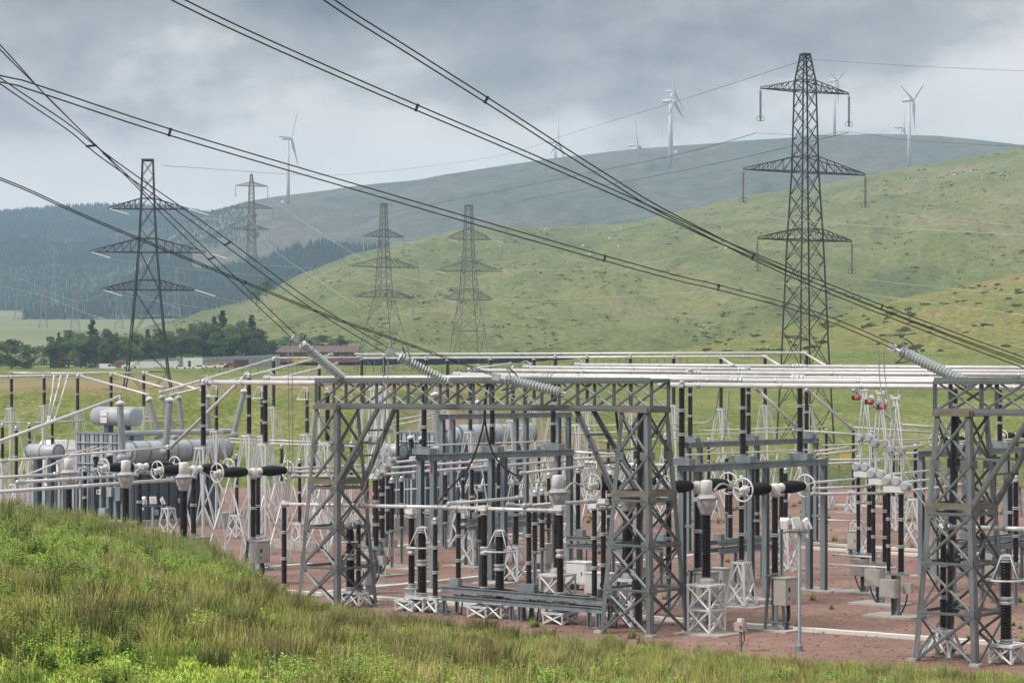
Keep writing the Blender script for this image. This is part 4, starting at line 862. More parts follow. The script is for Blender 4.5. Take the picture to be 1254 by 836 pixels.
bus(ul(708, 446.5, along(980, 162, 708, uu), 975, 448.3), 0.125, 'topmost of the thick white busbars over the middle', clamps=4); bus(ul(980, 448.3, 162, 1300, 450.5), 0.125, 'topmost of the thick white busbars at the right edge', clamps=3)
bus(ul(437, 433.5, along(985, 205, 437, uu), 985, 431.8), 0.10, 'rear high busbar, upper of two thin ones along the top of the yard', clamps=9)
bus(ul(443, 438.5, along(937, 199, 443, uu), 937, 436.3), 0.10, 'rear high busbar, lower of two thin ones along the top of the yard', clamps=9)
bus([(338, 438.5, 205), (440, 437.5, 213)], 0.10, 'short high busbar left of the first glass insulator', clamps=2)
for i, (a, b_) in enumerate([((985, 432, 205), (1010, 447, 168)), ((937, 436.5, 199), (955, 447.5, 165)), ((882, 437, 205), (898, 447.5, 160)), ((625, 445, 190), (575, 452, 165))]):
    bus([a, b_], 0.09, 'sloping white strut tube below the rear high busbars, ' + ('at its right end', 'second from the right', 'third from the right', 'over the gantry beam middle')[i])
for i, (a, b_) in enumerate([((928, 477, 150), (974, 521, 152)), ((990, 478, 152), (1041, 523, 156)), ((1047, 478, 150), (1100, 520, 156))]):
    bus([a, b_], 0.10, 'steep white tube descending to the right, ' + ('left', 'middle', 'right')[i] + ' one of three')
bus([(974, 527, 152), (1090, 534, 158)], 0.08, 'level white tube from the left descending tube, behind the tall disconnectors', clamps=2); bus([(1041, 523, 156), (1150, 530, 160)], 0.08, 'level white tube from the middle descending tube', clamps=2); bus([(1100, 519.5, 156), (1160, 523.5, 158)], 0.08, 'level white tube from the right descending tube to the right gantry')
bus([(210, 547, 168), (302, 459, 146)], 0.12, 'thick white tube slanting up beside the long transformer conservator')
bus([(-30, 551, 160), (143, 487, 172)], 0.12, 'long white tube slanting up across the left transformer to its bushing')
for i, (a, b_) in enumerate([((100, 460.5, 205), (181, 483, 186)), ((140, 457.5, 205), (199, 474, 192)), ((177, 457, 205), (250, 479, 190))]):
    bus([a, b_], 0.085, ('left', 'middle', 'right')[i] + ' of three white tubes sloping down to the leaning grey bushings', clamps=1)
bus([(198, 480, 186), (337, 438.5, 205)], 0.10, 'white tube climbing right to the high post beside the field, upper one', clamps=2); bus([(213, 483, 186), (300, 461.5, 196), (405, 434, 208)], 0.10, 'white tube climbing right behind the left glass insulator', clamps=2); bus([(346, 462, 185), (412, 445, 205)], 0.09, 'short white tube climbing to the left glass insulator', clamps=1)
bus([(-20, 461.5, 200), (98, 459, 206)], 0.11, 'white busbar over the left row of black posts, left piece', clamps=2); bus([(15, 456.5, 206), (60, 457, 206), (178, 456, 210)], 0.09, 'white busbar over the left row of black posts, rear piece', clamps=2)
for i, (a, b_) in enumerate([((59, 513, 200), (66, 463, 202)), ((61, 513, 200), (74, 463, 202)), ((67, 513, 200), (82.5, 462, 203))]): bus([a, b_], 0.075, ('left', 'middle', 'right')[i] + ' of three thin white tubes rising together left of the round tank')
# mid-height tubes at the left
bus(vl(-30, 604, 119.5, 214, 587), 0.105, 'nearest thick white tube at the left edge, ending at the right current transformer', clamps=1); bus(vl(25, 590, 122.5, 143, 582.5), 0.095, 'second thick white tube at the left, ending at the middle current transformer', clamps=1); bus(vl(-30, 586, 125, 70, 580.5), 0.095, 'third thick white tube at the left edge, ending at the left current transformer')
bus([(5, 564, 150), (82, 557.5, 157), (205, 547.5, 164)], 0.085, 'thin white tube over the left round tank to the small stand', clamps=2); bus([(38, 579.5, 150), (84, 560, 156)], 0.07, 'short white tube slanting up to the left of the transformer ribs')
bus([(108, 552.5, 165), (134, 545.5, 170)], 0.06, 'tiny white tube before the transformer ribs, upper'); bus([(84, 556.5, 158), (116, 547, 166)], 0.06, 'tiny white tube before the transformer ribs, lower')
bus([(0, 517, 190), (45, 517.5, 195), (100, 515, 200)], 0.07, 'thin level white tube behind the left transformer tank', clamps=3); bus([(156, 511, 200), (205, 510, 204)], 0.06, 'thin level white tube right of the round tank, upper'); bus([(158, 516, 196), (222, 514.5, 202)], 0.06, 'thin level white tube right of the round tank, lower')
for i, (a, b_) in enumerate([((285, 537, 178), (390, 541, 172)), ((285, 541.5, 172), (432, 546, 164)), ((470, 517, 190), (545, 503, 200)), ((486, 520, 186), (548, 508, 195)), ((655, 508, 190), (735, 505, 195)), ((690, 522, 180), (860, 518, 190)), ((700, 531, 170), (830, 526, 182)), ((735, 540, 160), (850, 536, 172)), ((480, 600, 150), (690, 588, 165)), ((1060, 540, 165), (1140, 537, 172)), ((1010, 545, 180), (1120, 541, 190)), ((860, 527, 185), (1010, 522, 195))]):
    bus([a, b_], 0.06, 'thin white tube in the back of the yard, ' + ['behind the left posts, upper', 'behind the left posts, lower', 'rising to the gantry knee, upper', 'rising to the gantry knee, lower', 'right of the middle conservator', 'through the gantry leg, highest', 'through the gantry leg, second', 'through the gantry leg, lowest', 'low before the middle transformer', 'behind the tall disconnectors, lower', 'before the mesh fence', 'above the right portal beam'][i], clamps=3)
# tubes from breakers to the tall disconnectors
for i, pts in enumerate([[(357, 573.5, 128), (398, 571.5, 134), (450, 569, 140)], [(357, 577.5, 126), (446, 577, 132)], [(362, 583, 122), (452, 583, 126)]]): bus(pts, 0.075, 'thin white tube from the left breaker towards the middle disconnectors, ' + ('top', 'middle', 'bottom')[i], clamps=1)
for i, pts in enumerate([[(478, 566.5, 138), (625, 552, 154)], [(472, 573.5, 132), (672, 557.5, 150)], [(466, 581, 126), (695, 563.5, 142)]]): bus(pts, 0.08, 'white tube running right from the middle tall disconnectors, ' + ('top', 'middle', 'bottom')[i] + ' of three', clamps=3)
for i, pts in enumerate([[(640, 579, 118), (712, 571, 128)], [(700, 553, 150), (760, 556, 150)], [(700, 562, 140), (762, 557.5, 150)], [(722, 566, 135), (845, 571, 132)], [(752, 572, 128), (830, 567, 136)]]): bus(pts, 0.08, 'white tube behind the middle gantry leg, ' + ('from the current transformer', 'highest', 'second highest', 'third highest', 'lowest')[i])
for i, pts in enumerate([[(1003, 556.5, 128), (1047, 551.5, 133)], [(1004, 563, 125), (1128, 562, 134)], [(1005, 568, 122), (1074, 565, 128)], [(998, 590.5, 106), (1050, 586, 119)], [(998, 598, 104), (1064, 595, 113)], [(998, 604.5, 102.5), (1080, 603.5, 107)],
        [(1070, 583, 119), (1150, 574.5, 128)], [(1085, 592, 113), (1165, 584.5, 121)], [(1104, 601.5, 107), (1175, 593.5, 114)], [(1090, 549, 140), (1128, 545.5, 144)], [(1085, 556.5, 136), (1180, 550.5, 142)], [(1000, 552.5, 134), (1037, 547.5, 140)]]):
    bus(pts, 0.065, 'thin white tube beside the right tall disconnectors, ' + ['upper left short one', 'long level one at mid height', 'short level one at mid height', 'left one to the rear head', 'left one to the middle head', 'left one to the nearest head', 'right one from the rear head', 'right one from the middle head', 'right one from the nearest head', 'upper right short one', 'upper right long one', 'topmost left one'][i], clamps=1)
for i, pts in enumerate([[(1022, 679, 121), (1076, 682, 112.5)], [(1008, 636, 140), (1050, 638, 140)], [(1018, 691, 115), (1094, 695, 106.5)]]): bus(pts, 0.05, 'thin low white operating rod left of the right disconnectors, ' + ('middle', 'highest', 'lowest')[i])
# low foreground busbar and its contact arms
bus(ul(350, 617, 115, 436, 618.5), 0.085, 'low white tube in front of the left gantry leg', clamps=2); bus(ul(443, 618.8, along(350, 115, 443, uu), 549, 621), 0.09, 'low white tube between the left gantry leg and the first portal column', clamps=3); bus(ul(556, 621.5, along(350, 115, 556, uu), 678, 625), 0.09, 'low white tube in front of the first portal frame', clamps=3)
bus(ul(1158, 644.5, 91.2, 1300, 649), 0.095, 'low white tube in front of the right gantry leg', clamps=3)
for i, pts in enumerate([vl(553, 616.5, 108, 636, 609), vl(645, 619, 105, 724, 613.5), vl(738, 622, 102.3, 815, 614), vl(625, 618, 110, 668, 620)]):
    bus(pts, 0.085, 'white disconnector contact arm at knee-high post tops, ' + ('left', 'middle', 'right, behind the gantry leg', 'short low one')[i], clamps=1)
# ---------------------------------------------------------------- posts: rear row, tall row, middle ground
g1 = 'black post insulators on white stands, left rear row'
for i, (px, yt, yb) in enumerate([(14, 463, 499), (54, 462, 496), (95, 462, 503), (136, 460, 499), (176, 458, 498)]):
    post(px, 200 + i, yt, yb, 'black post in the left rear row, ' + ['leftmost of the row', 'just left of three thin rising tubes', 'behind the left end of the round tank', 'behind the right end of the round tank', 'inside the dark pylon legs'][i], g1, r=0.13)
g2 = 'black post insulators of the rear high busbars'
for i, (px, Y, yt, yb) in enumerate([(335, 203, 441, 498), (391, 212, 450, 492), (443, 222, 440, 494), (470, 224, 437, 478), (522, 218, 440, 496), (548, 214, 441, 494), (601, 212, 440, 494), (654, 210, 440, 492), (680, 208, 438, 492), (719, 207, 438, 494), (772, 205, 438, 495), (825, 203, 438, 496), (883, 198, 438, 500), (937, 200, 438, 496), (988, 205, 434, 494)]):
    post(px, Y, yt, yb, 'black post on a white lattice stand under the rear high busbars, ' + ordn(i) + ' from the left', g2, r=0.135)
g3 = 'tall black post insulators carrying the thick busbars'
for px, Y, yt, yb, lb in [(249, 132, 470, 547, 'tall black post with white stand in front of the long ribbed conservator'), (325, 137, 466, 543, 'black post on a broad white stand left of the gantry, right of a close pair'), (305, 145, 462, 532, 'black post on a broad white stand left of the gantry, left of a close pair'),
        (401, 143, 480, 541, 'black post seen through the left gantry leg on a wide white stand'), (576, 172, 456, 528, 'black post standing before the left half of the middle conservator'), (628, 177, 452, 514, 'black post standing before the right half of the middle conservator'), (643, 167, 456, 523, 'black post on a white stand just right of the middle conservator'), (707.5, 172, 452, 519, 'black post on a white stand under the right part of the gantry beam')]:
    post(px, Y, yt, yb, lb, g3, units=3 if Y < 150 else 2, r=0.135)
for px, Y, yt, yb, lb in [(265, 172, 476, 527, 'black post with a square white corona frame behind the slanting tube'), (321, 165, 478, 533, 'black post with a square white corona frame between the two tall posts'), (376, 160, 479, 531, 'black post with a square white corona frame left of the gantry')]:
    post(px, Y, yt, yb, lb, 'posts with square corona frames', units=3, r=0.12, clamp=False, ringtop=0.5)
g4 = 'black post insulators in the middle of the yard'
for px, Y, yt, yb, st, lb in [(206, 160, 549, 621, 'lattice', 'black post on a small white stand in front of the dark transformer side'), (316, 133, 583, 656, 'lattice', 'thin black post behind the left breaker column'), (348, 116, 619, 716, 'pedestal', 'slim black post between the left cabinet and the gantry leg'),
        (578, 136, 573, 643, 'lattice', 'black post on a spread white stand before the blue transformer ribs'), (632, 125, 592, 668, 'lattice', 'black post on a white stand between the low posts and the portal columns'), (708, 128, 578, 655, 'pedestal', 'black post on a grey pedestal left of the middle gantry leg'), (697, 150, 560, 640, 'lattice', 'black post standing far behind the grey capped transformer column'),
        (908, 111.6, 588, 687, 'lattice', 'black post on a white four-legged stand right of the near current transformer'), (962, 133, 578, 648, 'lattice', 'black post on a white stand behind the right floodlights'), (937, 125, 575, 655, 'pedestal', 'thin black post behind the right breaker arm, left one'), (957, 128, 571, 640, 'pedestal', 'thin black post behind the right breaker arm, right one'),
        (1051, 145, 562, 638, 'lattice', 'black post on a white stand left of the tall right disconnectors'), (1045, 190, 526, 600, 'lattice', 'black post on a white stand before the mesh fence, left one'), (1103, 192, 527, 598, 'lattice', 'black post on a white stand before the mesh fence, right one'), (1094, 167, 550, 608, 'lattice', 'black post on a white stand behind the nearest disconnector'),
        (1237, 125, 590, 664, 'pedestal', 'black post near the right edge, left one of a pair'), (1244, 112, 588, 690, 'pedestal', 'black post near the right edge, right one of a pair'), (487, 170, 500, 560, 'pedestal', 'black post before the middle transformer, just right of the knee brace'), (745, 165, 540, 600, 'lattice', 'black post on a white stand seen through the middle gantry leg, left'), (815, 172, 535, 590, 'lattice', 'black post on a white stand seen right of the middle gantry leg'), (868, 180, 540, 588, 'lattice', 'black post on a white stand behind the right portal beam'), (660, 178, 548, 596, 'lattice', 'black post on a white stand behind the first portal frame, right side'), (430, 176, 545, 590, 'lattice', 'black post on a white stand behind the left gantry leg, right side'), (385, 172, 552, 600, 'lattice', 'black post on a white stand left of the left gantry leg, far back'), (345, 180, 548, 590, 'lattice', 'black post on a white stand far behind the left breaker'),
        (856, 107, 600, 702, 'pedestal', 'black post close behind the near current transformer'), (819, 105, 612, 706, 'pedestal', 'black post seen through the right side of the middle gantry leg'), (739, 127, 574, 650, 'pedestal', 'black post left of the grading wheel at the middle gantry leg, left of a pair'), (746, 125, 574, 652, 'pedestal', 'black post left of the grading wheel at the middle gantry leg, right of a pair'),
        (604, 132, 568, 628, 'pedestal', 'black post between the first portal columns, left of a pair'), (611, 134, 566, 626, 'pedestal', 'black post between the first portal columns, right of a pair'), (722, 190, 528, 572, 'lattice', 'black post on a white stand right of the tall grey portal'), (3, 172, 522, 562, 'lattice', 'black post at the left edge below the white busbars'), (20, 165, 526, 592, 'lattice', 'black post near the left edge before the small round tank'), (36, 190, 521, 556, 'lattice', 'black post on a white stand above the small round tank'), (64, 186, 517, 552, 'lattice', 'black post on a white stand before the white kiosk'), (104, 137, 576, 642, 'pedestal', 'black post between the left and middle pale caps'),
        (1121, 150, 548, 610, 'lattice', 'black post on a white stand left of the right gantry leg'), (1068, 205, 530, 580, 'lattice', 'black post on a white stand before the mesh fence, between two others'), (1012, 196, 528, 590, 'lattice', 'black post on a white stand behind the right portal columns'), (890, 150, 560, 628, 'pedestal', 'black post behind the grading wheels of the right breakers'), (783, 150, 556, 622, 'pedestal', 'black post seen in the middle of the gantry leg, far back'), (672, 140, 584, 648, 'pedestal', 'black post beside the right column of the first portal'), (546, 150, 580, 640, 'pedestal', 'black post before the blue radiators, left of the spread stand'), (367, 150, 566, 640, 'lattice', 'black post on a white stand right of the left breaker'), (588, 122, 600, 662, 'pedestal', 'black post just behind the middle voltage transformer'), (655, 118, 606, 676, 'pedestal', 'black post right of the middle of the low frame, behind it'), (664, 120, 604, 672, 'pedestal', 'black post left of the right voltage transformer, behind it'), (480, 134, 590, 650, 'pedestal', 'black post right of the tall scissor disconnectors, near'), (492, 138, 588, 646, 'pedestal', 'black post right of the tall scissor disconnectors, far'), (567, 150, 560, 612, 'lattice', 'black post on a white stand behind the spread stand'), (835, 125, 590, 660, 'pedestal', 'black post between the gantry leg and the near current transformer'), (1203, 110, 610, 690, 'pedestal', 'black post between the right gantry leg and the ringed arrester'), (290, 160, 560, 630, 'lattice', 'black post on a white stand behind the left breaker wheel'), (415, 150, 560, 640, 'pedestal', 'black post seen through the middle of the left gantry leg')]:
    post(px, Y, yt, yb, lb, g4, r=0.12 if Y < 140 else 0.11, stand=st, units=3 if 110 < Y < 117 else 2)
# ---------------------------------------------------------------- portal frames with disconnector posts
def portal(a, b_, zb, cols, posts, label, plabel):
    A, B = U(*a), U(*b_); A.z = B.z = 0; d = (B - A).normalized(); nrm = Vector((-d.y, d.x, 0)); t = thing('portal_frame', label, 'steel frame', A, 'grey steel portal frames')
    def ibeam(p, q, w, h, nm):
        m = MB(); m.bar(p + ZZ * (h / 2), q + ZZ * (h / 2), w, 0.03).bar(p - ZZ * (h / 2), q - ZZ * (h / 2), w, 0.03).bar(p, q, 0.025, h - 0.03) if abs((q - p).normalized().z) < 0.5 else None
        m.build(nm, 'portal', t)
    for s_ in (-0.45, 0.45): ibeam(A + nrm * s_ - d * 0.4 + ZZ * zb, B + nrm * s_ + d * 0.4 + ZZ * zb, 0.22, 0.30, 'beam')
    Ln = (B - A).length
    for f_ in cols:
        c = A + d * (Ln * f_)
        for s_ in (-0.45, 0.45):
            p = c + nrm * s_; m = MB(); h = zb - 0.17; yw = math.atan2(d.y, d.x)
            m.box(p + ZZ * (h / 2), 0.30, 0.03, h, yw); m.box(p + ZZ * (h / 2) + d * 0.14, 0.03, 0.28, h, yw); m.box(p + ZZ * (h / 2) - d * 0.14, 0.03, 0.28, h, yw); m.build('column', 'portal', t)
            MB().box(p + ZZ * 0.04, 0.5, 0.5, 0.08, yw).build('foot_plate', 'portal', t)
        for z in (zb * 0.58,): piece('tie_bar', c - nrm * 0.45 + ZZ * z, c + nrm * 0.45 + ZZ * z, 0.12, 'portal', t, False)
    for f_, yt, plb in posts:
        c = A + d * (Ln * f_); MB().box(c + ZZ * (zb + 0.32), 1.25, 0.55, 0.32, math.atan2(nrm.y, nrm.x)).build('insulator_base', 'portal', t)
        zt = zy(yt, c.y); k = thing('post_insulator', plb, 'insulator', c + ZZ * (zb + 0.48), 'black posts on the portal frames')
        column(k, c + ZZ * (zb + 0.48), c + ZZ * zt, 0.135, 3, pitch=0.10 if c.y < 140 else 0.16)
        b = MB(); b.box(c + ZZ * (zt + 0.06), 0.34, 0.24, 0.12, YAW); b.ell(c + ZZ * (zt + 0.2), 0.13, 0.13, 0.12); b.build('clamp', 'alud', k)
    MB().tube(A + ZZ * (zb + 0.62) + nrm * 0.5, B + ZZ * (zb + 0.62) + nrm * 0.5, 0.05, n=6).build('drive_rod', 'alu', t)
    for f_ in cols[:1]: MB().box(A + d * (Ln * f_ - 0.17) + ZZ * (zb - 0.6) - nrm * 0.45, 0.03, 0.16, 0.4, YAW).build('red_marker', 'pink', t)
    return t
portal((523, 0, 121), (690, 0, along(523, 121, 690, vv)), 6.95, (0.0, 0.5, 1.0), [(-0.02, 471, 'black post on the left end of the first portal beam'), (0.46, 470, 'black post on the middle of the first portal beam'), (0.92, 469, 'black post on the right end of the first portal beam')], 'grey steel portal frame in front of the middle transformer', '')
portal((845, 0, 111.3), (1000, 0, along(845, 111.3, 1000, vv)), 6.75, (0.0, 0.52, 1.0), [(-0.06, 473, 'black post on the left end of the near right portal beam, beside the gantry leg'), (0.40, 470, 'black post on the middle of the near right portal beam'), (0.86, 468, 'black post on the right end of the near right portal beam')], 'grey steel portal frame right of the middle gantry leg, nearer one', '')
portal((842, 0, 146), (992, 0, along(842, 146, 992, vv)), 6.9, (0.05, 0.5, 1.0), [(0.02, 457, 'black post on the left end of the rear right portal beam'), (0.48, 455, 'black post on the middle of the rear right portal beam'), (0.97, 452, 'black post on the right end of the rear right portal beam')], 'grey steel portal frame right of the middle gantry leg, rear one', '')
portal((548, 0, 152), (690, 0, along(548, 152, 690, vv)), 8.6, (0.0, 0.62, 1.0), [], 'tall grey steel portal frame behind the gantry beam and over the middle conservator', '')
portal((1137, 0, 128), (1290, 0, along(1137, 128, 1290, vv)), 6.9, (0.0, 0.22, 0.55, 1.0), [(0.20, 472, 'black post on the right edge portal beam, seen through the right gantry leg'), (0.55, 470, 'black post on the right edge portal beam, right of the gantry leg')], 'grey steel portal frame at the right edge behind the right gantry leg', '')
# ---------------------------------------------------------------- current transformers
def ct(px, Y, label):
    c = U(px, HZ, Y); c.z = 0; t = thing('current_transformer', label, 'transformer', c, 'grey capped current transformers')
    z0 = 2.1; w = 1.15
    cs = braced(t, c, 0.05, z0 - 0.06, w, w, 2, 'white', 0.09, 0.075, horiz=(1,)); MB().box(c + ZZ * z0, w + 0.1, w + 0.1, 0.1, YAW).build('table_top', 'white', t)
    b = MB(); b.lathe(c + ZZ * (z0 + 0.05), c + ZZ * (z0 + 0.35), [(0.35, 0), (0.35, 0.6), (0.26, 0.8), (0.26, 1)], 14); b.build('base_tank', 'alud', t)
    MB().ins(c + ZZ * (z0 + 0.35), c + ZZ * 5.15, 0.175, 0.095, 14, 1.28).build('insulator', 'porc', t)
    MB().lathe(c + ZZ * 5.15, c + ZZ * 6.05, [(0.22, 0), (0.28, 0.08), (0.28, 0.2), (0.37, 0.35), (0.42, 0.6), (0.42, 0.78), (0.47, 0.8), (0.47, 0.86), (0.40, 0.88), (0.30, 1)], 18).build('head', 'alud', t, True)
    MB().lathe(c + ZZ * 5.98, c + ZZ * 6.68, [(0.26, 0), (0.255, 0.9), (0.22, 0.97), (0.1, 1)], 18).build('cap', 'cap', t, True)
    b = MB()
    for s_ in (-1, 1): b.tube(c + vv * (s_ * 0.38) + ZZ * 5.8, c + vv * (s_ * 0.75) + ZZ * 5.85, 0.06); b.box(c + vv * (s_ * 0.78) + ZZ * 5.86, 0.22, 0.12, 0.16, YAW)
    b.build('terminal', 'alud', t)
    return c
ct(865, 99.7, 'near current transformer with a pale grey cap, right of the middle gantry leg'); ct(770, 102.4, 'current transformer with a pale grey cap seen through the middle gantry leg'); ct(683, 105, 'current transformer with a pale grey cap left of the middle gantry leg')
ct(225, 121.5, 'right one of three current transformers with pale caps before the left transformer'); ct(154, 124.5, 'middle one of three current transformers with pale caps before the left transformer'); ct(84, 127.5, 'left one of three current transformers with pale caps before the left transformer')
# ---------------------------------------------------------------- circuit breakers: T shaped with two black chambers
def breaker(px, yj, Y, arm, label, cabinet=True):
    c = U(px, yj, Y); zt = c.z; c.z = 0; t = thing('circuit_breaker', label, 'circuit breaker', c, 'T-shaped circuit breakers')
    zb = 2.35
    for s_ in (-1, 1):
        for q in (-1, 1): piece('leg', c + vv * (0.42 * s_) + uu * (0.30 * q), c + vv * (0.22 * s_) + uu * (0.22 * q) + ZZ * zb, 0.17, 'portal', t, True)
        piece('strut', c + vv * (0.40 * s_) - uu * 0.29 + ZZ * 0.4, c + vv * (0.40 * s_) + uu * 0.29 + ZZ * 0.4, 0.08, 'portal', t, True)
    MB().box(c + ZZ * (zb + 0.03), 0.62, 0.62, 0.08, YAW).build('top_plate', 'portal', t)
    column(t, c + ZZ * (zb + 0.1), c + ZZ * (zt - 0.35), 0.13, 2, pitch=0.09)
    b = MB(); b.lathe(c + ZZ * (zt - 0.38), c + ZZ * (zt + 0.2), [(0.17, 0), (0.24, 0.2), (0.27, 0.55), (0.2, 0.85), (0.1, 1)], 12); b.lathe(c - vv * 0.55 + ZZ * zt, c + vv * 0.55 + ZZ * zt, [(0.2, 0), (0.2, 0.1), (0.14, 0.16), (0.14, 0.4), (0.2, 0.5), (0.14, 0.6), (0.14, 0.84), (0.2, 0.9), (0.2, 1)], 12); b.build('junction', 'cap', t, True)
    for s_ in (-1, 1):
        p, q = c + vv * (0.55 * s_) + ZZ * zt, c + vv * ((arm - 0.35) * s_) + ZZ * (zt + 0.0); n = 26; prof = []
        for i in range(n):
            f_ = (i + 0.5) / n; r = 0.19 + 0.075 * math.sin(math.pi * min(1, f_ * 1.1) ** 0.9) ; prof += [(r, i / n), (r + 0.025, (i + 0.35) / n), (r, (i + 0.8) / n)]
        MB().lathe(p, q, prof, 14).build('chamber', 'black', t)
        e = c + vv * ((arm - 0.12) * s_) + ZZ * zt; b = MB(); b.lathe(q, q + vv * (0.42 * s_), [(0.2, 0), (0.2, 0.3), (0.12, 0.4), (0.1, 1)], 12); b.box(e + vv * (0.12 * s_) - ZZ * 0.12, 0.16, 0.1, 0.3, YAW); b.build('end_cap', 'cap', t, True)
        g = MB(); g.ring(e, vv, 0.5, 0.04, 26, 6)
        for k in range(5): a = 2 * math.pi * k / 5 + 0.4; g.bar(e, e + (uu * math.cos(a) + ZZ * math.sin(a)) * 0.49, 0.035)
        g.build('grading_ring', 'cap', t, True)
    if cabinet:
        k = c + uu * 0.62 + ZZ * 1.75 - vv * 0.1; cb = MB().box(k, 0.62, 0.95, 1.15, YAW).build('cabinet', 'cab', t); MB().box(k + ZZ * 0.60, 0.70, 1.03, 0.05, YAW).build('cabinet_roof', 'cab', t)
        MB().box(k + uu * 0.312, 0.025, 0.86, 1.04, YAW).build('door', 'cab', cb); MB().box(k + uu * 0.33 - vv * 0.2 + ZZ * 0.1, 0.03, 0.12, 0.2, YAW).build('handle', 'tyre', cb)
        MB().box(k + uu * 0.33 + vv * 0.2 - ZZ * 0.42, 0.012, 0.24, 0.16, YAW).build('warning_label', 'pink', cb)
        MB().box(k + uu * 0.33 - vv * 0.22 - ZZ * 0.28, 0.012, 0.14, 0.14, YAW).build('blue_label', 'bluep', cb)
        MB().poly(curve_pts([k + vv * 0.2 - ZZ * 0.56, k + vv * 0.24 - ZZ * 1.1, k + vv * 0.05 - ZZ * 1.7], 8), 0.09, 7).build('cable_duct', 'tyre', t)
    return c, zt
breaker(949, 597, 101, 2.6, 'nearest T-shaped circuit breaker at the right, with grey cabinet and two black chambers'); breaker(854, 594, 103.8, 2.6, 'T-shaped circuit breaker just right of the middle gantry leg'); breaker(766, 592, 106.6, 2.6, 'T-shaped circuit breaker behind the middle gantry leg')
breaker(310, 577, 124, 2.75, 'nearest T-shaped circuit breaker at the left, with grey cabinet and two black chambers'); breaker(237, 574, 127, 2.75, 'middle T-shaped circuit breaker before the left transformer'); breaker(171, 571, 130, 2.75, 'left T-shaped circuit breaker before the left transformer, behind two pale caps')
breaker(1163, 538, 186, 2.6, 'far T-shaped circuit breaker behind the right gantry leg', False); breaker(1245, 533, 186, 2.6, 'far T-shaped circuit breaker at the right edge of the photo', False)
def jumper(pts, label, r=0.035, m='alud'):
    o = MB().poly(curve_pts([U(*p) for p in pts], 20), r, 6).build('jumper_cable', m); tag(o, label, 'cable', 'flexible jumper cables')
for i, (px, y, Y, dx) in enumerate([(865, 601, 99.7, 20), (770, 600, 102.4, 20), (683, 600, 105, 20), (225, 585, 121.5, 17), (154, 583, 124.5, 17), (84, 581, 127.5, 17)]):
    nm = ['near right', 'middle right', 'far right', 'near left', 'middle left', 'far left'][i]
    jumper([(px + 9, y, Y + .6), (px + dx, y - 9, Y + 1.3), (px + 2.05 * dx, y + 1, Y + 2.2)], 'arched jumper cable leaving the ' + nm + ' current transformer towards its breaker', 0.05)
# ---------------------------------------------------------------- low foreground bay: arresters, voltage transformers, posts on frames
def arrester(px, Y, yt, yb, label, top_feed=None):
    c = U(px, HZ, Y); c.z = 0; zt, zb = zy(yt, Y), max(0.75, zy(yb, Y)); t = thing('surge_arrester', label, 'surge arrester', c, 'thick black surge arresters with white rings')
    w = 0.95; braced(t, c, 0.04, zb - 0.12, w, w * 0.9, 1, 'white', 0.08, 0.07); MB().box(c + ZZ * (zb - 0.07), w + 0.15, w + 0.15, 0.1, YAW).build('table_top', 'white', t)
    column(t, c + ZZ * zb, c + ZZ * zt, 0.185, 2, pitch=0.11, fl=0.34, n=14)
    b = MB(); zr = zt - 0.85; b.ring(c + ZZ * zr, ZZ, 0.72, 0.045, 26, 6)
    for k in range(4): a = math.pi / 2 * k + 0.5; b.bar(c + Vector((0.22 * math.cos(a), 0.22 * math.sin(a), zt + 0.12)), c + Vector((0.72 * math.cos(a), 0.72 * math.sin(a), zr)), 0.04)
    b.build('grading_ring', 'white', t, True); MB().lathe(c + ZZ * zt, c + ZZ * (zt + 0.16), [(0.25, 0), (0.27, 0.5), (0.1, 1)], 12).build('top_cap', 'alud', t)
arrester(429, 112, 641, 731, 'thick surge arrester with a white ring inside the left gantry leg'); arrester(517, 109, 648, 737, 'thick surge arrester with a white ring, second from the left, before the first portal'); arrester(612, 106, 652, 742, 'thick surge arrester with a white ring, third from the left, in the low middle bay'); arrester(1232, 89, 683, 787, 'thick surge arrester with a white ring at the right edge')
def vtr(px, Y, yt, yb, label):
    c = U(px, HZ, Y); c.z = 0; zt, zb = zy(yt, Y), zy(yb, Y); t = thing('voltage_transformer', label, 'transformer', c, 'slim voltage transformers on grey buckets')
    zk = max(0.55, zb - 0.8); MB().lathe(c + ZZ * zk, c + ZZ * zb, [(0.4, 0), (0.4, 0.06), (0.33, 0.1), (0.33, 0.86), (0.38, 0.9), (0.38, 0.96), (0.2, 1)], 16).build('bucket_tank', 'alud', t, True)
    w = 1.1; braced(t, c, 0.03, zk - 0.08, w, w, 1, 'white', 0.08, 0.07); MB().box(c + ZZ * (zk - 0.05), w + 0.12, w + 0.12, 0.08, YAW).build('table_top', 'white', t)
    column(t, c + ZZ * zb, c + ZZ * zt, 0.135, 2, pitch=0.09, fl=0.42, n=12); MB().box(c + ZZ * (zt + 0.12), 0.46, 0.42, 0.24, YAW).build('top_box', 'cap', t)
    MB().box(c + uu * 0.33 + ZZ * (zk + 0.3), 0.2, 0.3, 0.4, YAW).build('terminal_box', 'cab', t)
vtr(504, 109.5, 629, 719, 'slim black voltage transformer on a grey bucket, left of three'); vtr(593, 106.5, 625, 723, 'slim black voltage transformer on a grey bucket, middle of three'); vtr(686, 103.6, 625, 730, 'slim black voltage transformer on a grey bucket, right of three')
g5 = 'slim black posts of the low foreground bay'
post(439, 111.5, 640, 724, 'slim black post on a short white stand inside the left gantry leg', g5, 3, 0.11, ws=0.9); post(533, 108.5, 640, 731, 'slim black post on a short white stand beside the second surge arrester', g5, 3, 0.11, ws=0.9); post(1155, 91, 652, 770, 'slim black post on a white stand with a red label inside the right gantry leg', g5, 3, 0.115, ws=1.2)
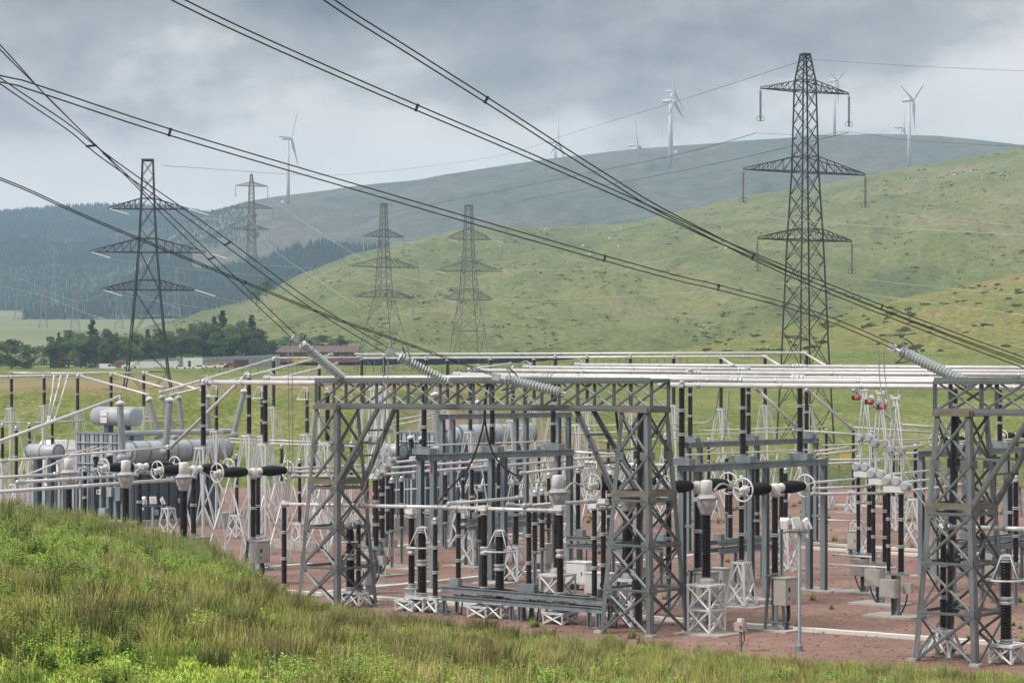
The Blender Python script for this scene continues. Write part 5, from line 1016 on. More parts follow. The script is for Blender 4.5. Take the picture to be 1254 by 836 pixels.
def lowframe(a, b_, zf, label, posts, legs, w=0.9):
    A, B = U(*a), U(*b_); A.z = B.z = 0; d = (B - A).normalized(); n_ = Vector((-d.y, d.x, 0)); t = thing('low_frame', label, 'steel frame', A, 'low grey steel frames under the posts'); Ln = (B - A).length
    for s_ in (-1, 1):
        for z, nm in ((zf, 'beam'), (zf + 0.42, 'channel')):
            m = MB(); p, q = A + n_ * (w / 2 * s_) + ZZ * z, B + n_ * (w / 2 * s_) + ZZ * z; m.bar(p + ZZ * .11, q + ZZ * .11, 0.16, 0.025).bar(p - ZZ * .11, q - ZZ * .11, 0.16, 0.025).bar(p, q, 0.025, 0.2); m.build(nm, 'portal', t)
    for f_ in legs:
        for s_ in (-1, 1): p = A + d * (Ln * f_) + n_ * (w / 2 * s_); m = MB(); m.box(p + ZZ * (zf / 2 - .05), 0.24, 0.03, zf - .14, YAW); m.box(p + ZZ * (zf / 2 - .05), 0.03, 0.24, zf - .16, YAW); m.box(p + ZZ * .03, .4, .4, .05, YAW); m.build('leg', 'portal', t)
        k = A + d * (Ln * f_) + d * 0.35; MB().box(k + ZZ * (zf + 0.72), 0.5, 0.34, 0.36, YAW).build('drive_box', 'portal', t)
        MB().poly(curve_pts([k + ZZ * (zf + .6), k + d * 0.4 + ZZ * (zf + 0.2), k + d * 0.3 - ZZ * 0.1], 8), 0.035, 5).build('cable', 'tyre', t)
    for f_, yt, s_, lb in posts:
        c = A + d * (Ln * f_) + n_ * (w / 2 * s_); zt = zy(yt, c.y); k = thing('post_insulator', lb, 'insulator', c + ZZ * (zf + 0.55), g5)
        column(k, c + ZZ * (zf + 0.55), c + ZZ * zt, 0.11, 3, pitch=0.09); b = MB(); b.box(c + ZZ * (zt + 0.1), 0.42, 0.3, 0.2, YAW); b.box(c + ZZ * (zt - 0.02), 0.6, 0.2, 0.05, YAW); b.build('contact_head', 'cap', k)
    for f_ in (0.25, 0.75): piece('tie_bar', A + d * (Ln * f_) - n_ * (w / 2) + ZZ * (zf + 0.42), A + d * (Ln * f_) + n_ * (w / 2) + ZZ * (zf + 0.42), 0.1, 'portal', t, True)
lowframe((548, 0, 108), (746, 0, along(548, 108, 746, uu)), 0.8, 'long low grey frame across the foreground bay', [(0.03, 626, 1, 'slim black post at the left end of the long low frame'), (0.48, 622, 1, 'slim black post at the middle of the long low frame'), (0.93, 616, 1, 'slim black post at the right end of the long low frame, rear'), (0.95, 622, -1, 'slim black post at the right end of the long low frame, front')], (0.02, 0.45, 0.5, 0.92, 0.97))
lowframe((700, 0, 125), (806, 0, along(700, 125, 806, uu)), 2.0, 'grey frame behind the middle gantry leg at waist height', [(0.45, 580, 0, 'black post on the waist-high frame behind the gantry leg')], (0.05, 0.55, 0.98))
lowframe((872, 0, 122), (945, 0, along(872, 122, 945, vv)), 1.9, 'grey frame between the near current transformer and right breaker', [(0.3, 575, 0, 'black post on the grey frame right of the near current transformer, left'), (0.75, 572, 0, 'black post on the grey frame right of the near current transformer, right')], (0.05, 0.5, 0.95))
lowframe((566, 0, 135), (676, 0, along(566, 135, 676, vv)), 2.3, 'grey frame at waist height under the first portal frame', [], (0.1, 0.5, 0.95))
lowframe((1165, 0, 118), (1290, 0, along(1165, 118, 1290, vv)), 2.2, 'grey frame at waist height behind the right gantry leg', [(0.2, 560, 0, 'black post on the right waist-high frame')], (0.1, 0.6))
# ---------------------------------------------------------------- tall scissor disconnectors
def scissor(px, yb, yh, ytop, label, g, side=1, flip=1):
    c = G(px, yb); Y = c.y; zh, zt = zy(yh, Y), zy(ytop, Y); t = thing('scissor_disconnector', label, 'disconnector', c, g); zb = 1.95
    m = MB(); m.box(c + ZZ * (zb / 2), 0.34, 0.03, zb, YAW); m.box(c + ZZ * (zb / 2) + uu * .15, 0.03, 0.30, zb - .01, YAW); m.box(c + ZZ * (zb / 2) - uu * .15, 0.03, 0.30, zb - .01, YAW); m.box(c + ZZ * (zb + .03), 1.2, 0.4, 0.08, YAW); m.build('column', 'portal', t)
    for s_, r in ((0.28, 0.125), (-0.38, 0.085)): column(t, c + uu * s_ + ZZ * (zb + .08), c + uu * s_ + ZZ * (zh - 0.25), r, 3, pitch=0.09)
    b = MB(); b.box(c + ZZ * (zh - 0.1), 1.1, 0.42, 0.3, YAW); b.build('head_box', 'cap', t)
    dk = MB()
    for s_ in (-0.42, 0.12, 0.55): dk.lathe(c + uu * s_ - vv * 0.26 + ZZ * (zh + (0.28 if s_ < 0.5 else .05)), c + uu * s_ + vv * 0.26 + ZZ * (zh + (0.28 if s_ < 0.5 else .05)), [(0.19, 0), (0.22, 0.04), (0.22, 0.16), (0.1, 0.2), (0.1, 0.8), (0.22, 0.84), (0.22, 0.96), (0.19, 1)], 16)
    dk.build('counterweight', 'alud', t)
    zm = zh + (zt - zh) * 0.42
    for s_ in (-0.2, 0.2):
        piece('lower_arm', c + uu * (s_ * 1.5) + ZZ * zh, c + uu * s_ + vv * 0.12 + ZZ * zm, 0.07, 'white', t, False); piece('lower_arm', c + uu * (s_ * 1.5) + vv * 0.2 + ZZ * zh, c + uu * (s_ * 1.9) + ZZ * zm, 0.07, 'white', t, False)
        piece('upper_arm', c + uu * (s_ * 1.9) + ZZ * zm, c + uu * (s_ * 0.4) + ZZ * zt, 0.06, 'white', t, False); piece('upper_arm', c + uu * s_ + vv * 0.12 + ZZ * zm, c - uu * (s_ * 0.5) + ZZ * zt, 0.06, 'white', t, False)
    dk = MB()
    for s_ in (-0.3, 0.3): dk.lathe(c + uu * s_ - vv * 0.16 + ZZ * zm, c + uu * s_ + vv * 0.2 + ZZ * zm, [(0.17, 0), (0.2, 0.1), (0.2, 0.9), (0.17, 1)], 12)
    dk.build('elbow_joint', 'alud', t)
    b = MB(); b.box(c + ZZ * zt, 0.5, 0.12, 0.1, YAW)
    for s_ in (-.2, .2): b.box(c + uu * s_ + ZZ * (zt + .08), 0.1, 0.16, 0.1, YAW)
    b.build('contact_bar', 'cap', t)
    cb = MB().box(c - uu * 0.1 - vv * 0.42 + ZZ * 1.35, 0.85, 0.4, 0.85, YAW).build('drive_cabinet', 'cab', t); MB().box(c - uu * 0.1 - vv * 0.63 + ZZ * 1.35, 0.76, 0.03, 0.76, YAW).build('door', 'cab', cb)
    MB().box(c + uu * 0.62 * side + vv * 0.1 + ZZ * 1.35, 0.4, 0.3, 0.5, YAW).build('terminal_box', 'cab', t)
    MB().poly(curve_pts([c + uu * 0.62 * side + ZZ * 1.1, c + uu * 0.5 * side + ZZ * 0.6, c + uu * 0.2 * side + ZZ * 0.05], 8), 0.04, 5).build('cable', 'tyre', t)
    o = MB().box((c.x, c.y, 0.05), 2.6, 1.8, 0.1, YAW).build('concrete_pad', 'conc', kind='structure')
gr = 'tall scissor disconnectors at the right'
scissor(1097, 755, 596, 487, 'tall scissor disconnector at the right, nearest of three with folded arms raised', gr); scissor(1078, 740, 587, 481, 'tall scissor disconnector at the right, middle of three', gr, -1); scissor(1059, 726, 578, 477, 'tall scissor disconnector at the right, farthest of three', gr, -1)
gl = 'tall scissor disconnectors inside the left gantry'
scissor(456, 716, 580, 476, 'tall scissor disconnector just right of the left gantry leg, nearest of three', gl); scissor(464, 704, 572, 474, 'tall scissor disconnector just right of the left gantry leg, middle of three', gl); scissor(471, 693, 564, 472, 'tall scissor disconnector just right of the left gantry leg, farthest of three', gl)
for i, (px, py, Y) in enumerate([(1050, 487, 118.9), (1066, 492, 112.4), (1081, 498, 106.6)]):
    c = U(px, py, Y); q = U(px + 19.5, py, Y); t = thing('hanging_contact', 'red hanging contact with a grey disc under the right busbars, ' + ('left', 'middle', 'right')[i] + ' of three', 'contact', c, 'red contacts hanging under the busbars'); MB().lathe(c - uu * 0.14, c + uu * 0.14, [(0.11, 0), (0.14, 0.15), (0.14, 0.85), (0.11, 1)], 10).build('red_block', 'red', t); MB().box(c - uu * 0.22, 0.1, 0.24, 0.24, YAW).build('jaw', 'tyre', t)
    MB().lathe(q - uu * .1 - vv * 0.08, q - uu * .1 + vv * 0.08, [(0.14, 0), (0.16, 0.2), (0.16, 0.8), (0.14, 1)], 12).build('disc', 'cap', t)
    MB().bar(c, q, 0.05).tube(q, Vector((q.x, q.y, 10.75)), 0.025, n=5).tube(c - uu * .2, Vector((c.x, c.y, 10.75)), 0.02, n=5).build('hanger', 'alud', t)
# ---------------------------------------------------------------- power transformers
def text(body, size, loc, normal, m, parent, name='lettering'):
    cu = bpy.data.curves.new(name, 'FONT'); cu.body = body; cu.size = size; cu.align_x = 'CENTER'; cu.align_y = 'CENTER'; cu.extrude = 0.005; cu.offset = size * 0.02
    o = bpy.data.objects.new('tmp', cu); C.objects.link(o); dg = bpy.context.evaluated_depsgraph_get(); me = bpy.data.meshes.new_from_object(o.evaluated_get(dg)); bpy.data.objects.remove(o); bpy.data.curves.remove(cu)
    me.materials.clear(); me.materials.append(M[m]); me.name = name
    k = place(name, me, parent); z = Vector(normal).normalized(); x = ZZ.cross(z).normalized(); y = z.cross(x)
    mt = Matrix((x, y, z)).transposed().to_4x4(); mt.translation = Vector(loc) - parent_loc(parent); k.matrix_local = mt; return k
def sign(t, c, w, h, body, size, col, normal):
    n = Vector(normal).normalized(); x = ZZ.cross(n).normalized(); yw = math.atan2(x.y, x.x)
    s = MB().box(c, w, 0.03, h, yw).build('sign_plate', 'sign', t); text(body, size, c + n * 0.02, n, col, s); return s
def transformer(px, Y, label, k, full=True, dz=0.0):
    C0 = U(px, HZ, Y); C0.z = 0; t = thing('power_transformer', label, 'transformer', C0, 'blue-grey power transformers')
    def q(a, b, z): return C0 - uu * (a * k) + vv * (b * k) + ZZ * z
    def bx(a0, a1, b0, b1, z0, z1, m, nm, par=t): return MB().box(q((a0 + a1) / 2, (b0 + b1) / 2, (z0 + z1) / 2), (a1 - a0) * k, (b1 - b0) * k, z1 - z0, YAW).build(nm, m, par)
    bx(-0.3, 9.6, -0.4, 9.8, 0.0, 0.45, 'conc', 'plinth'); bx(0.4, 5.0, 0.5, 9.0, 0.45, 3.9, 'blued', 'tank'); bx(0.2, 5.2, 0.3, 9.2, 3.9, 4.02, 'blue', 'tank_lid')
    for i in range(9): bx(0.22, 0.4, 0.7 + i * 1.0, 0.9 + i * 1.0, 0.5, 3.85, 'blued', 'stiffener')  # shade on this tank side is in the colour, darker than the adjoining side
    for i in range(6): bx(0.7 + i * 0.85, 1.0 + i * 0.85, 0.2, 0.5, 0.5, 3.5 + 0.3 * (i % 2), 'blue', 'stiffener')
    bx(1.7, 2.3, 0.0, 0.45, 1.9, 3.0, 'blue', 'control_box'); bx(3.3, 4.0, -0.15, 0.45, 0.6, 1.3, 'bluel', 'valve_box')
    for i in range(10): bx(3.1 + i * 0.54, 3.1 + i * 0.54 + 0.40, 1.3, 3.6, 0.9, 6.85, 'blue' if i % 2 else 'bluel', 'radiator_fin')
    bx(3.0, 8.5, 1.25, 3.7, 6.85, 7.0, 'blue', 'radiator_header'); bx(3.0, 8.5, 2.2, 2.5, 0.6, 6.8, 'blued', 'radiator_core')
    for i in range(9): bx(5.6 + i * 0.42, 5.6 + i * 0.42 + 0.2, 0.1, 1.1, 0.6, 3.3, 'blue' if i % 2 else 'bluel', 'cooler_fin')
    def tank(p, e, r, nm, bands=0, sup=()):
        d = (e - p).normalized(); Ln = (e - p).length; m = MB(); f_ = 0.25 * r / Ln
        m.lathe(p - d * (r * 0.22), e + d * (r * 0.22), [(0.05 * r, 0), (0.55 * r, 0.25 * f_), (0.85 * r, 0.55 * f_), (r, f_), (r, 1 - f_), (0.85 * r, 1 - 0.55 * f_), (0.55 * r, 1 - 0.25 * f_), (0.05 * r, 1)], 28)
        o = m.build(nm, 'bluel', t, True); b = MB()
        for i in range(bands): c = p.lerp(e, i / (bands - 1)); b.lathe(c - d * 0.05, c + d * 0.05, [(r * 1.0, 0), (r * 1.06, 0.1), (r * 1.06, 0.9), (r * 1.0, 1)], 28)
        if bands: b.build('hoop', 'blue', o, True)
        for f_, zb in sup: c = p.lerp(e, f_); MB().box(Vector((c.x, c.y, (zb + c.z - r * 0.8) / 2)), 0.5, 0.5, c.z - r * 0.8 - zb, YAW).build('tank_support', 'blued', t)
        return o
    c1 = tank(q(0.8, 0.2, 5.62 + dz), q(0.8, 10.0, 5.62 + dz), 0.82, 'conservator', 8, ((0.12, 4), (0.5, 4), (0.88, 4)))
    MB().lathe(q(0.8, 0.02, 5.62 + dz), q(0.8, -0.06, 5.62 + dz), [(0.5, 0), (0.5, 0.7), (0.46, 1)], 22).build('manhole', 'bluel', c1, True)
    if full:
        c2 = tank(q(7.0, 2.2, 8.25), q(2.4, 2.2, 8.25), 0.74, 'round_tank', 0, ((0.3, 7.0), (0.75, 7.0)))
        n = -vv; s = MB().box(q(5.3, 2.2, 8.22) - vv * 0.77, 0.72, 0.03, 0.92, YAW).build('sign_plate', 'sign', t); text('GWP', 0.27, q(5.3, 2.2, 8.22) - vv * 0.79, n, 'ink', s)
        for z in (0.33, -0.25, -0.32): MB().box(q(5.3, 2.2, 8.22 + z) - vv * 0.79, 0.5, 0.01, 0.03, YAW).build('printed_line', 'shed', s)
    tank(q(13.0 if full else 9.6, 0.5, 5.45), q(9.6 if full else 7.0, 0.5, 5.45), 0.58, 'small_tank', 3, ((0.25, 0.4), (0.75, 0.4)))
    bx(9.3, 13.2, 0.8, 4.5, 0.0, 3.4, 'blue', 'cooler_bank') if full else None
    if full:
        for i in range(6): bx(9.4 + i * 0.65, 9.4 + i * 0.65 + 0.36, 0.55, 0.8, 0.3, 3.3, 'bluel', 'cooler_fin')
        sign(t, q(10.9, 0.5, 3.05), 0.85, 0.62, 'ABB', 0.36, 'red', -vv); sign(t, q(4.35, 0.14, 2.5), 0.5, 0.36, 'ABB', 0.2, 'red', -vv)
    for i in range(5):
        z0 = 4.02; MB().lathe(q(1.2 + 0.75 * i, 7.6, z0), q(1.2 + 0.75 * i, 7.6, z0 + 0.55), [(0.2, 0), (0.2, 0.3), (0.13, 0.35), (0.13, 1)], 10).build('inspection_cover', 'bluel', t)
    for i in range(3): MB().lathe(q(0.14, 2.2 + 2.4 * i, 1.0 + 0.8 * (i % 2)), q(0.02, 2.2 + 2.4 * i, 1.0 + 0.8 * (i % 2)), [(0.24, 0), (0.24, 0.7), (0.2, 1)], 14).build('flange_cover', 'bluel', t)
    lad = MB()
    for o_ in (-0.22, 0.22): lad.bar(q(1.0 + o_, 0.12, 0.5), q(1.0 + o_, 0.12, 4.6), 0.05)
    for i in range(13): lad.bar(q(0.78, 0.12, 0.7 + 0.3 * i), q(1.22, 0.12, 0.7 + 0.3 * i), 0.035)
    lad.build('ladder', 'bluel', t)
    for i in range(4): MB().poly(curve_pts([q(4.4 + 0.2 * i, 0.15, 0.5), q(4.4 + 0.2 * i, 0.12, 3.0), q(4.2 + 0.1 * i, 0.4, 4.2), q(3.6, 1.2, 4.3)], 8), 0.035, 5).build('cable', 'tyre', t)
    for i in range(4): MB().tube(q(3.2, 1.25, 1.4 + 1.6 * i), q(8.4, 1.15, 1.4 + 1.6 * i), 0.05, n=6).build('cooling_pipe', 'bluel', t)
    bx(2.6, 3.1, -0.1, 0.3, 2.2, 2.9, 'cab', 'terminal_box'); bx(8.7, 9.3, 0.2, 0.8, 0.6, 2.2, 'cab', 'control_cubicle')
    MB().poly(curve_pts([q(2.5, 1.0, 7.0), q(2.0, 4, 7.0), q(1.9, 11.5, 7.0)], 12), 0.22, 10).build('oil_pipe', 'bluel', t, True)
    MB().poly(curve_pts([q(1.6, 2, 4.0), q(1.4, 2.2, 4.6), q(0.9, 2.4, 5.0)], 8), 0.1, 8).build('oil_pipe', 'bluel', t, True)
    return t, q
def bushing(t, p, e, r, m='grey', tur=0.5):
    p, e = U(*p), U(*e); d = (e - p).normalized(); MB().ins(p, e, r, 0.14, 12, 1.2).build('bushing', m, t)
    b = MB(); b.lathe(e, e + d * 0.28, [(r * 1.5, 0), (r * 1.6, 0.5), (r * 0.8, 0.8), (r * 0.3, 1)], 12); b.lathe(e + d * 0.25, e + d * 0.7, [(0.05, 0), (0.05, 1)], 6); b.build('bushing_cap', 'cap', t)
    MB().lathe(p - d * tur, p, [(r * 1.9, 0), (r * 1.9, 0.85), (r * 1.2, 1)], 14).build('turret', 'bluel', t, True)
T1, q1 = transformer(165, 172, 'big blue-grey power transformer at the left with radiators, round tank and long conservator', 1.0)
for a, b_, r in [((150, 556, 171), (147, 495, 171), 0.24), ((203, 548, 172), (208, 491, 172), 0.24), ((193.5, 529, 184), (183, 490, 184), 0.2), ((214, 531, 186), (199, 487, 186), 0.2), ((223.5, 527, 188), (219, 488, 188), 0.2), ((255, 526, 190), (254, 486, 190), 0.2), ((287, 528, 188), (299, 480, 188), 0.21)]: bushing(T1, a, b_, r)
for a, b_ in [((119, 572, 168), (116.5, 559, 168)), ((136, 570, 168), (134, 558, 168))]: bushing(T1, a, b_, 0.18, 'porc', 0.3)
T2, q2 = transformer(564, 176, 'blue-grey power transformer in the middle with a long ribbed conservator behind the gantry', 0.92, False, 1.15)
for a, b_, r, m in [((537, 545, 175), (533, 484, 175), 0.24, 'grey'), ((587, 522, 182), (585, 494, 182), 0.22, 'grey'), ((506, 558, 174), (503, 537, 174), 0.18, 'porc'), ((517, 556, 178), (516, 538, 178), 0.16, 'porc')]: bushing(T2, a, b_, r, m)
# concrete bund walls round the transformers
def wall(a, b_, h, label, th=0.3):
    A, B = G(*a), G(*b_); t = thing('bund_wall', label, 'wall', A, 'low concrete walls'); n = max(1, int((B - A).length / 2.4))
    for i in range(n):
        p, q = A.lerp(B, (i + 0.01) / n), A.lerp(B, (i + 0.985) / n); piece('concrete_panel', p + ZZ * (h / 2), q + ZZ * (h / 2), th, 'conc', t, False, h) if 0 else MB().bar(p + ZZ * (h / 2), q + ZZ * (h / 2), th, h).build('concrete_panel', 'conc', t)
wall((380, 646), (480, 654), 1.25, 'low concrete wall before the middle transformer, left half'); wall((482, 654.3), (640, 668 - 18), 1.25, 'low concrete wall before the middle transformer, right half')
wall((268, 647), (300, 640), 1.1, 'low concrete wall at the right end of the left transformer'); wall((310, 668), (390, 676), 0.6, 'low concrete kerb wall left of the left gantry leg')
# ---------------------------------------------------------------- yard odds and ends
t = thing('kiosk', 'white equipment kiosk with rounded roof left of the transformer ribs', 'kiosk', G(71, 606)); c = G(71, 606)
MB().box(c + ZZ * 2.2, 3.0, 2.4, 4.4, YAW).build('wall', 'vwhite', t); MB().hexa(corners(c, 1.55, 4.4, YAW) + corners(c, 1.1, 5.3, YAW)).build('roof', 'vwhite', t); MB().box(c - vv * 1.22 + ZZ * 4.1, 2.4, 0.06, 0.25, YAW).build('vent', 'tyre', t)
def flood(px, ybase, yhead, heads, label):
    c = G(px, ybase); Y = c.y; zt = zy(yhead, Y); t = thing('floodlight', label, 'floodlight', c, 'floodlights on grey poles'); MB().lathe(c, c + ZZ * zt, [(0.11, 0), (0.11, 0.05), (0.075, 0.06), (0.065, 1)], 10).build('pole', 'portal', t, True); MB().lathe(c, c + ZZ * 0.3, [(0.15, 0), (0.15, 0.8), (0.1, 1)], 10).build('pole_base', 'portal', t)
    MB().bar(U(px + heads[0][0], yhead, Y), U(px + heads[-1][0], yhead, Y), 0.07).build('crossbar', 'portal', t)
    for dx, yw, tilt in heads:
        p = U(px + dx, yhead, Y) + ZZ * 0.32; b = MB(); f_ = Vector((math.sin(yw), -math.cos(yw), 0)); s_ = Vector((math.cos(yw), math.sin(yw), 0)); dn = f_ * math.sin(tilt) + ZZ * -math.cos(tilt); up = f_ * math.cos(tilt) + ZZ * math.sin(tilt)
        pts = []
        for dd, w, h in ((-0.11, 0.15, 0.18), (0.11, 0.21, 0.24)):
            for i, j in ((-1, -1), (1, -1), (1, 1), (-1, 1)): pts.append(p + up * dd + s_ * (w * i) + dn * (h * j))
        h_ = b.hexa(pts).build('lamp_housing', 'vwhite', t); g = MB()
        g.hexa([p + up * e + s_ * (0.17 * i) + dn * (0.20 * j) for e in (0.111, 0.125) for i, j in ((-1, -1), (1, -1), (1, 1), (-1, 1))]).build('lamp_glass', 'lampg', h_)
        MB().bar(p - s_ * 0.2 - ZZ * 0.3, p - s_ * 0.2, 0.03).bar(p + s_ * 0.2 - ZZ * 0.3, p + s_ * 0.2, 0.03).build('bracket', 'portal', h_); MB().box(p - ZZ * 0.48, 0.12, 0.1, 0.16).build('gear_box', 'cap', h_)
flood(979, 797, 651, [(-18, 2.6, 0.3), (-5, 0.5, 0.5), (9, 1.7, 0.4)], 'three white floodlights on a tall grey pole at the right, near the breaker cabinet')
flood(187, 690, 619.5, [(-12, 2.6, 0.3), (0, 0.4, 0.5), (12, 1.7, 0.4)], 'three white floodlights on a grey pole in front of the left transformer')
c = G(907, 797); t = thing('control_post', 'small grey control box on a short post at the edge of the grass', 'control box', c); MB().tube(c - ZZ * 0.3, c + ZZ * 0.85, 0.06).build('post', 'portal', t); cb = MB().box(c + ZZ * 1.0, 0.42, 0.3, 0.36, YAW).build('box', 'cab', t); MB().box(c + ZZ * 1.26, 0.22, 0.2, 0.14, YAW).build('top_unit', 'cap', t); MB().lathe(c + uu * 0.1 - vv * 0.15 + ZZ, c + uu * 0.1 - vv * 0.19 + ZZ, [(0.07, 0), (0.07, 1)], 10).build('knob', 'red', cb); MB().poly([c + uu * .15 + ZZ * .8, c + uu * .2 + ZZ * .5, c + uu * .05 + ZZ * .2], 0.025, 5).build('cable', 'tyre', t)
def cabinet(px, yb, w, d, h, label, m='cab', legs=0.5):
    c = G(px, yb); t = thing('control_cabinet', label, 'cabinet', c, 'grey control cabinets in the yard'); o = MB().box(c + ZZ * (legs + h / 2), w, d, h, YAW).build('body', m, t); MB().box(c + ZZ * (legs + h / 2) - vv * (d / 2 + 0.012), w * 0.9, 0.03, h * 0.9, YAW).build('door', m, o); MB().box(c + ZZ * (legs + h / 2) + uu * (w * 0.3) - vv * (d / 2 + 0.04), 0.04, 0.04, 0.2, YAW).build('handle', 'tyre', o)
    MB().box(c + ZZ * (legs + h + 0.03), w + 0.1, d + 0.1, 0.05, YAW).build('roof', m, t)
    for s_ in (-1, 1): MB().box(c + uu * (s_ * w * 0.38) + ZZ * (legs / 2), 0.1, d * 0.8, legs, YAW).build('leg', 'portal', t)
cabinet(882, 738, 0.9, 0.6, 1.2, 'grey cabinet behind the near current transformer'); cabinet(712, 722, 1.4, 1.0, 1.1, 'pale wide cabinet low behind the right voltage transformer', 'cap', 0.35); cabinet(735, 735, 1.3, 0.9, 1.0, 'pale cabinet beside the middle gantry leg', 'cap', 0.35); cabinet(446, 727, 0.9, 0.6, 1.2, 'grey cabinet behind the left gantry leg'); cabinet(1218, 716, 0.9, 0.7, 1.3, 'grey cabinet behind the right gantry leg'); cabinet(1046, 682, 0.7, 0.5, 1.1, 'small grey cabinet left of the far right disconnector'); cabinet(665, 700, 0.9, 0.6, 1.1, 'grey cabinet by the right column of the first portal')
# flexible droppers
jumper([(600, 464, 105.2), (593, 500, 107), (600, 545, 110), (615, 570, 113), (632, 582, 116)], 'thick dark jumper cable drooping from the level glass insulator to the right', 0.05, 'wire'); jumper([(596, 470, 105.4), (592, 520, 106), (575, 570, 107), (550, 598, 108), (536, 616, 108.3)], 'thick dark jumper cable drooping from the level glass insulator to the left', 0.05, 'wire')
jumper([(470, 434, 107.5), (469, 480, 108), (463, 530, 109.5), (452, 580, 110.5), (438, 615, 111.5)], 'grey dropper wire from the second glass insulator, left one', 0.022); jumper([(475, 434, 107.5), (474, 480, 108), (468, 535, 109.5), (457, 585, 110.5), (441, 616, 111.5)], 'grey dropper wire from the second glass insulator, right one', 0.022)
jumper([(353, 420, 110), (353, 480, 110.5), (354, 560, 113), (349, 612, 115)], 'thin dropper wire from the leftmost glass insulator, left one', 0.02); jumper([(358, 420, 110), (358, 480, 110.5), (358, 560, 113), (352, 612, 115)], 'thin dropper wire from the leftmost glass insulator, right one', 0.02)
jumper([(1076, 428, 92.5), (1078, 470, 92.8), (1090, 540, 92.5), (1120, 600, 92), (1152, 640, 91.3)], 'grey dropper wire from the right glass insulator, left one', 0.024); jumper([(1082, 428, 92.5), (1085, 470, 92.8), (1098, 535, 92.5), (1128, 598, 92), (1157, 641, 91.3)], 'grey dropper wire from the right glass insulator, right one', 0.024)
jumper([(880, 480, 150), (874, 510, 151), (860, 519, 152)], 'curved grey cable right of the middle gantry leg, upper', 0.06); jumper([(893, 478, 148), (888, 530, 149), (880, 545, 150), (866, 552, 151)], 'curved grey cable right of the middle gantry leg, lower', 0.06)
jumper([(754, 500, 101), (760, 545, 103), (772, 572, 105), (790, 580, 106)], 'dark cable curling inside the middle gantry leg', 0.06, 'wire')
for i, (px, py, Y) in enumerate([(253, 466, 132), (330, 461, 136), (585, 452, 168), (645, 448, 174), (708, 445, 178)]): jumper([(px - 8, py + 8, Y + 2), (px - 7, py - 3, Y + 1.5), (px, py - 6, Y + .8), (px + 6, py - 1, Y)], 'looped jumper at the busbar end, ' + ordn(i) + ' from the left', 0.035)
# pale concrete trench kerbs on the gravel
def kerb(a, b_, label):
    A, B = G(*a), G(*b_); n = max(2, int((B - A).length / 1.0)); t = thing('trench_cover', label, 'kerb', A, 'pale concrete trench covers in the gravel'); k = n
    key = ('kb',); me = UNIT.get(key)
    if me is None: me = unit('cover_slab', False, 'kerb'); UNIT[key] = me
    for i in range(min(n, 120)):
        p, q = A.lerp(B, (i + 0.01) / n), A.lerp(B, (i + 0.99) / n); d = q - p; o = place('cover_slab', me, t); o.matrix_local = Matrix.Translation(p - parent_loc(t) + ZZ * (0.07 + 0.008 * math.sin(i * 2.3))) @ d.to_track_quat('Z', 'Y').to_matrix().to_4x4() @ Matrix.Diagonal((0.50, 0.17, d.length, 1))
kerb((330, 724), (880, 764), 'long pale kerb crossing the foreground gravel, left part'); kerb((900, 766), (1300, 795), 'long pale kerb crossing the foreground gravel, right part')
kerb((400, 727), (700, 697), 'pale kerb slanting right behind the low bay'); kerb((700, 697), (960, 670), 'pale kerb slanting on towards the right portal columns'); kerb((482, 671), (640, 655), 'pale kerb slanting before the middle bund wall'); kerb((990, 666), (1270, 684), 'pale kerb crossing the gravel behind the right disconnectors, rear'); kerb((975, 671), (1270, 690), 'pale kerb crossing the gravel behind the right disconnectors, front'); kerb((290, 700), (380, 692), 'pale kerb between the left cabinet and the gantry leg')
kerb((1010, 618), (1110, 622), 'pale kerb far back before the mesh fence')
b = MB()
for px, py, w in [(1005, 722, 2.4), (930, 733, 2.2), (690, 706, 2), (606, 714, 2), (527, 724, 2), (908, 742, 2.6), (962, 697, 2.4), (575, 693, 2.6), (472, 668, 2), (500, 696, 2.2), (640, 660, 2.4), (1050, 680, 2.4), (1137, 706, 2), (1200, 690, 2.4), (950, 771, 2.2), (868, 776, 2.4), (1045, 628, 2.6), (1103, 627, 2.6)]:
    c = G(px, py); b.box(c + ZZ * 0.02, w, w * 0.8, 0.09, YAW)
b.build('foundation_slabs', 'conc', kind='structure')
for c, r_, lb in ((G(320, 722), 9, 0), (G(1178, 808), 9, 1)): pass
t_ = bpy.data.objects
# ================================================================ FOREGROUND VEGETATION
def blade_mat(name, base, mid, tip, tr=0.25):
    m = bpy.data.materials.new(name); m.use_nodes = True; t = m.node_tree; b = t.nodes['Principled BSDF']; b.inputs['Roughness'].default_value = 0.65; b.inputs['Specular IOR Level'].default_value = 0.2
    at = nd(t, 'ShaderNodeAttribute', attribute_name='along'); r = ramp(t, [(0.0, base), (0.5, mid), (1.0, tip)]); t.links.new(at.outputs['Fac'], r.inputs[0])
    oi = nd(t, 'ShaderNodeObjectInfo'); hs = nd(t, 'ShaderNodeHueSaturation'); a = nd(t, 'ShaderNodeMapRange', inp={3: 0.65, 4: 1.35}); t.links.new(oi.outputs['Random'], a.inputs[0]); t.links.new(a.outputs[0], hs.inputs['Value'])
    a2 = nd(t, 'ShaderNodeMapRange', inp={3: 0.48, 4: 0.52}); mm = nd(t, 'ShaderNodeMath', operation='FRACT'); m7 = nd(t, 'ShaderNodeMath', operation='MULTIPLY', inp={1: 7.31}); t.links.new(oi.outputs['Random'], m7.inputs[0]); t.links.new(m7.outputs[0], mm.inputs[0]); t.links.new(mm.outputs[0], a2.inputs[0]); t.links.new(a2.outputs[0], hs.inputs['Hue'])
    t.links.new(r.outputs[0], hs.inputs['Color']); t.links.new(hs.outputs[0], b.inputs['Base Color']); return m
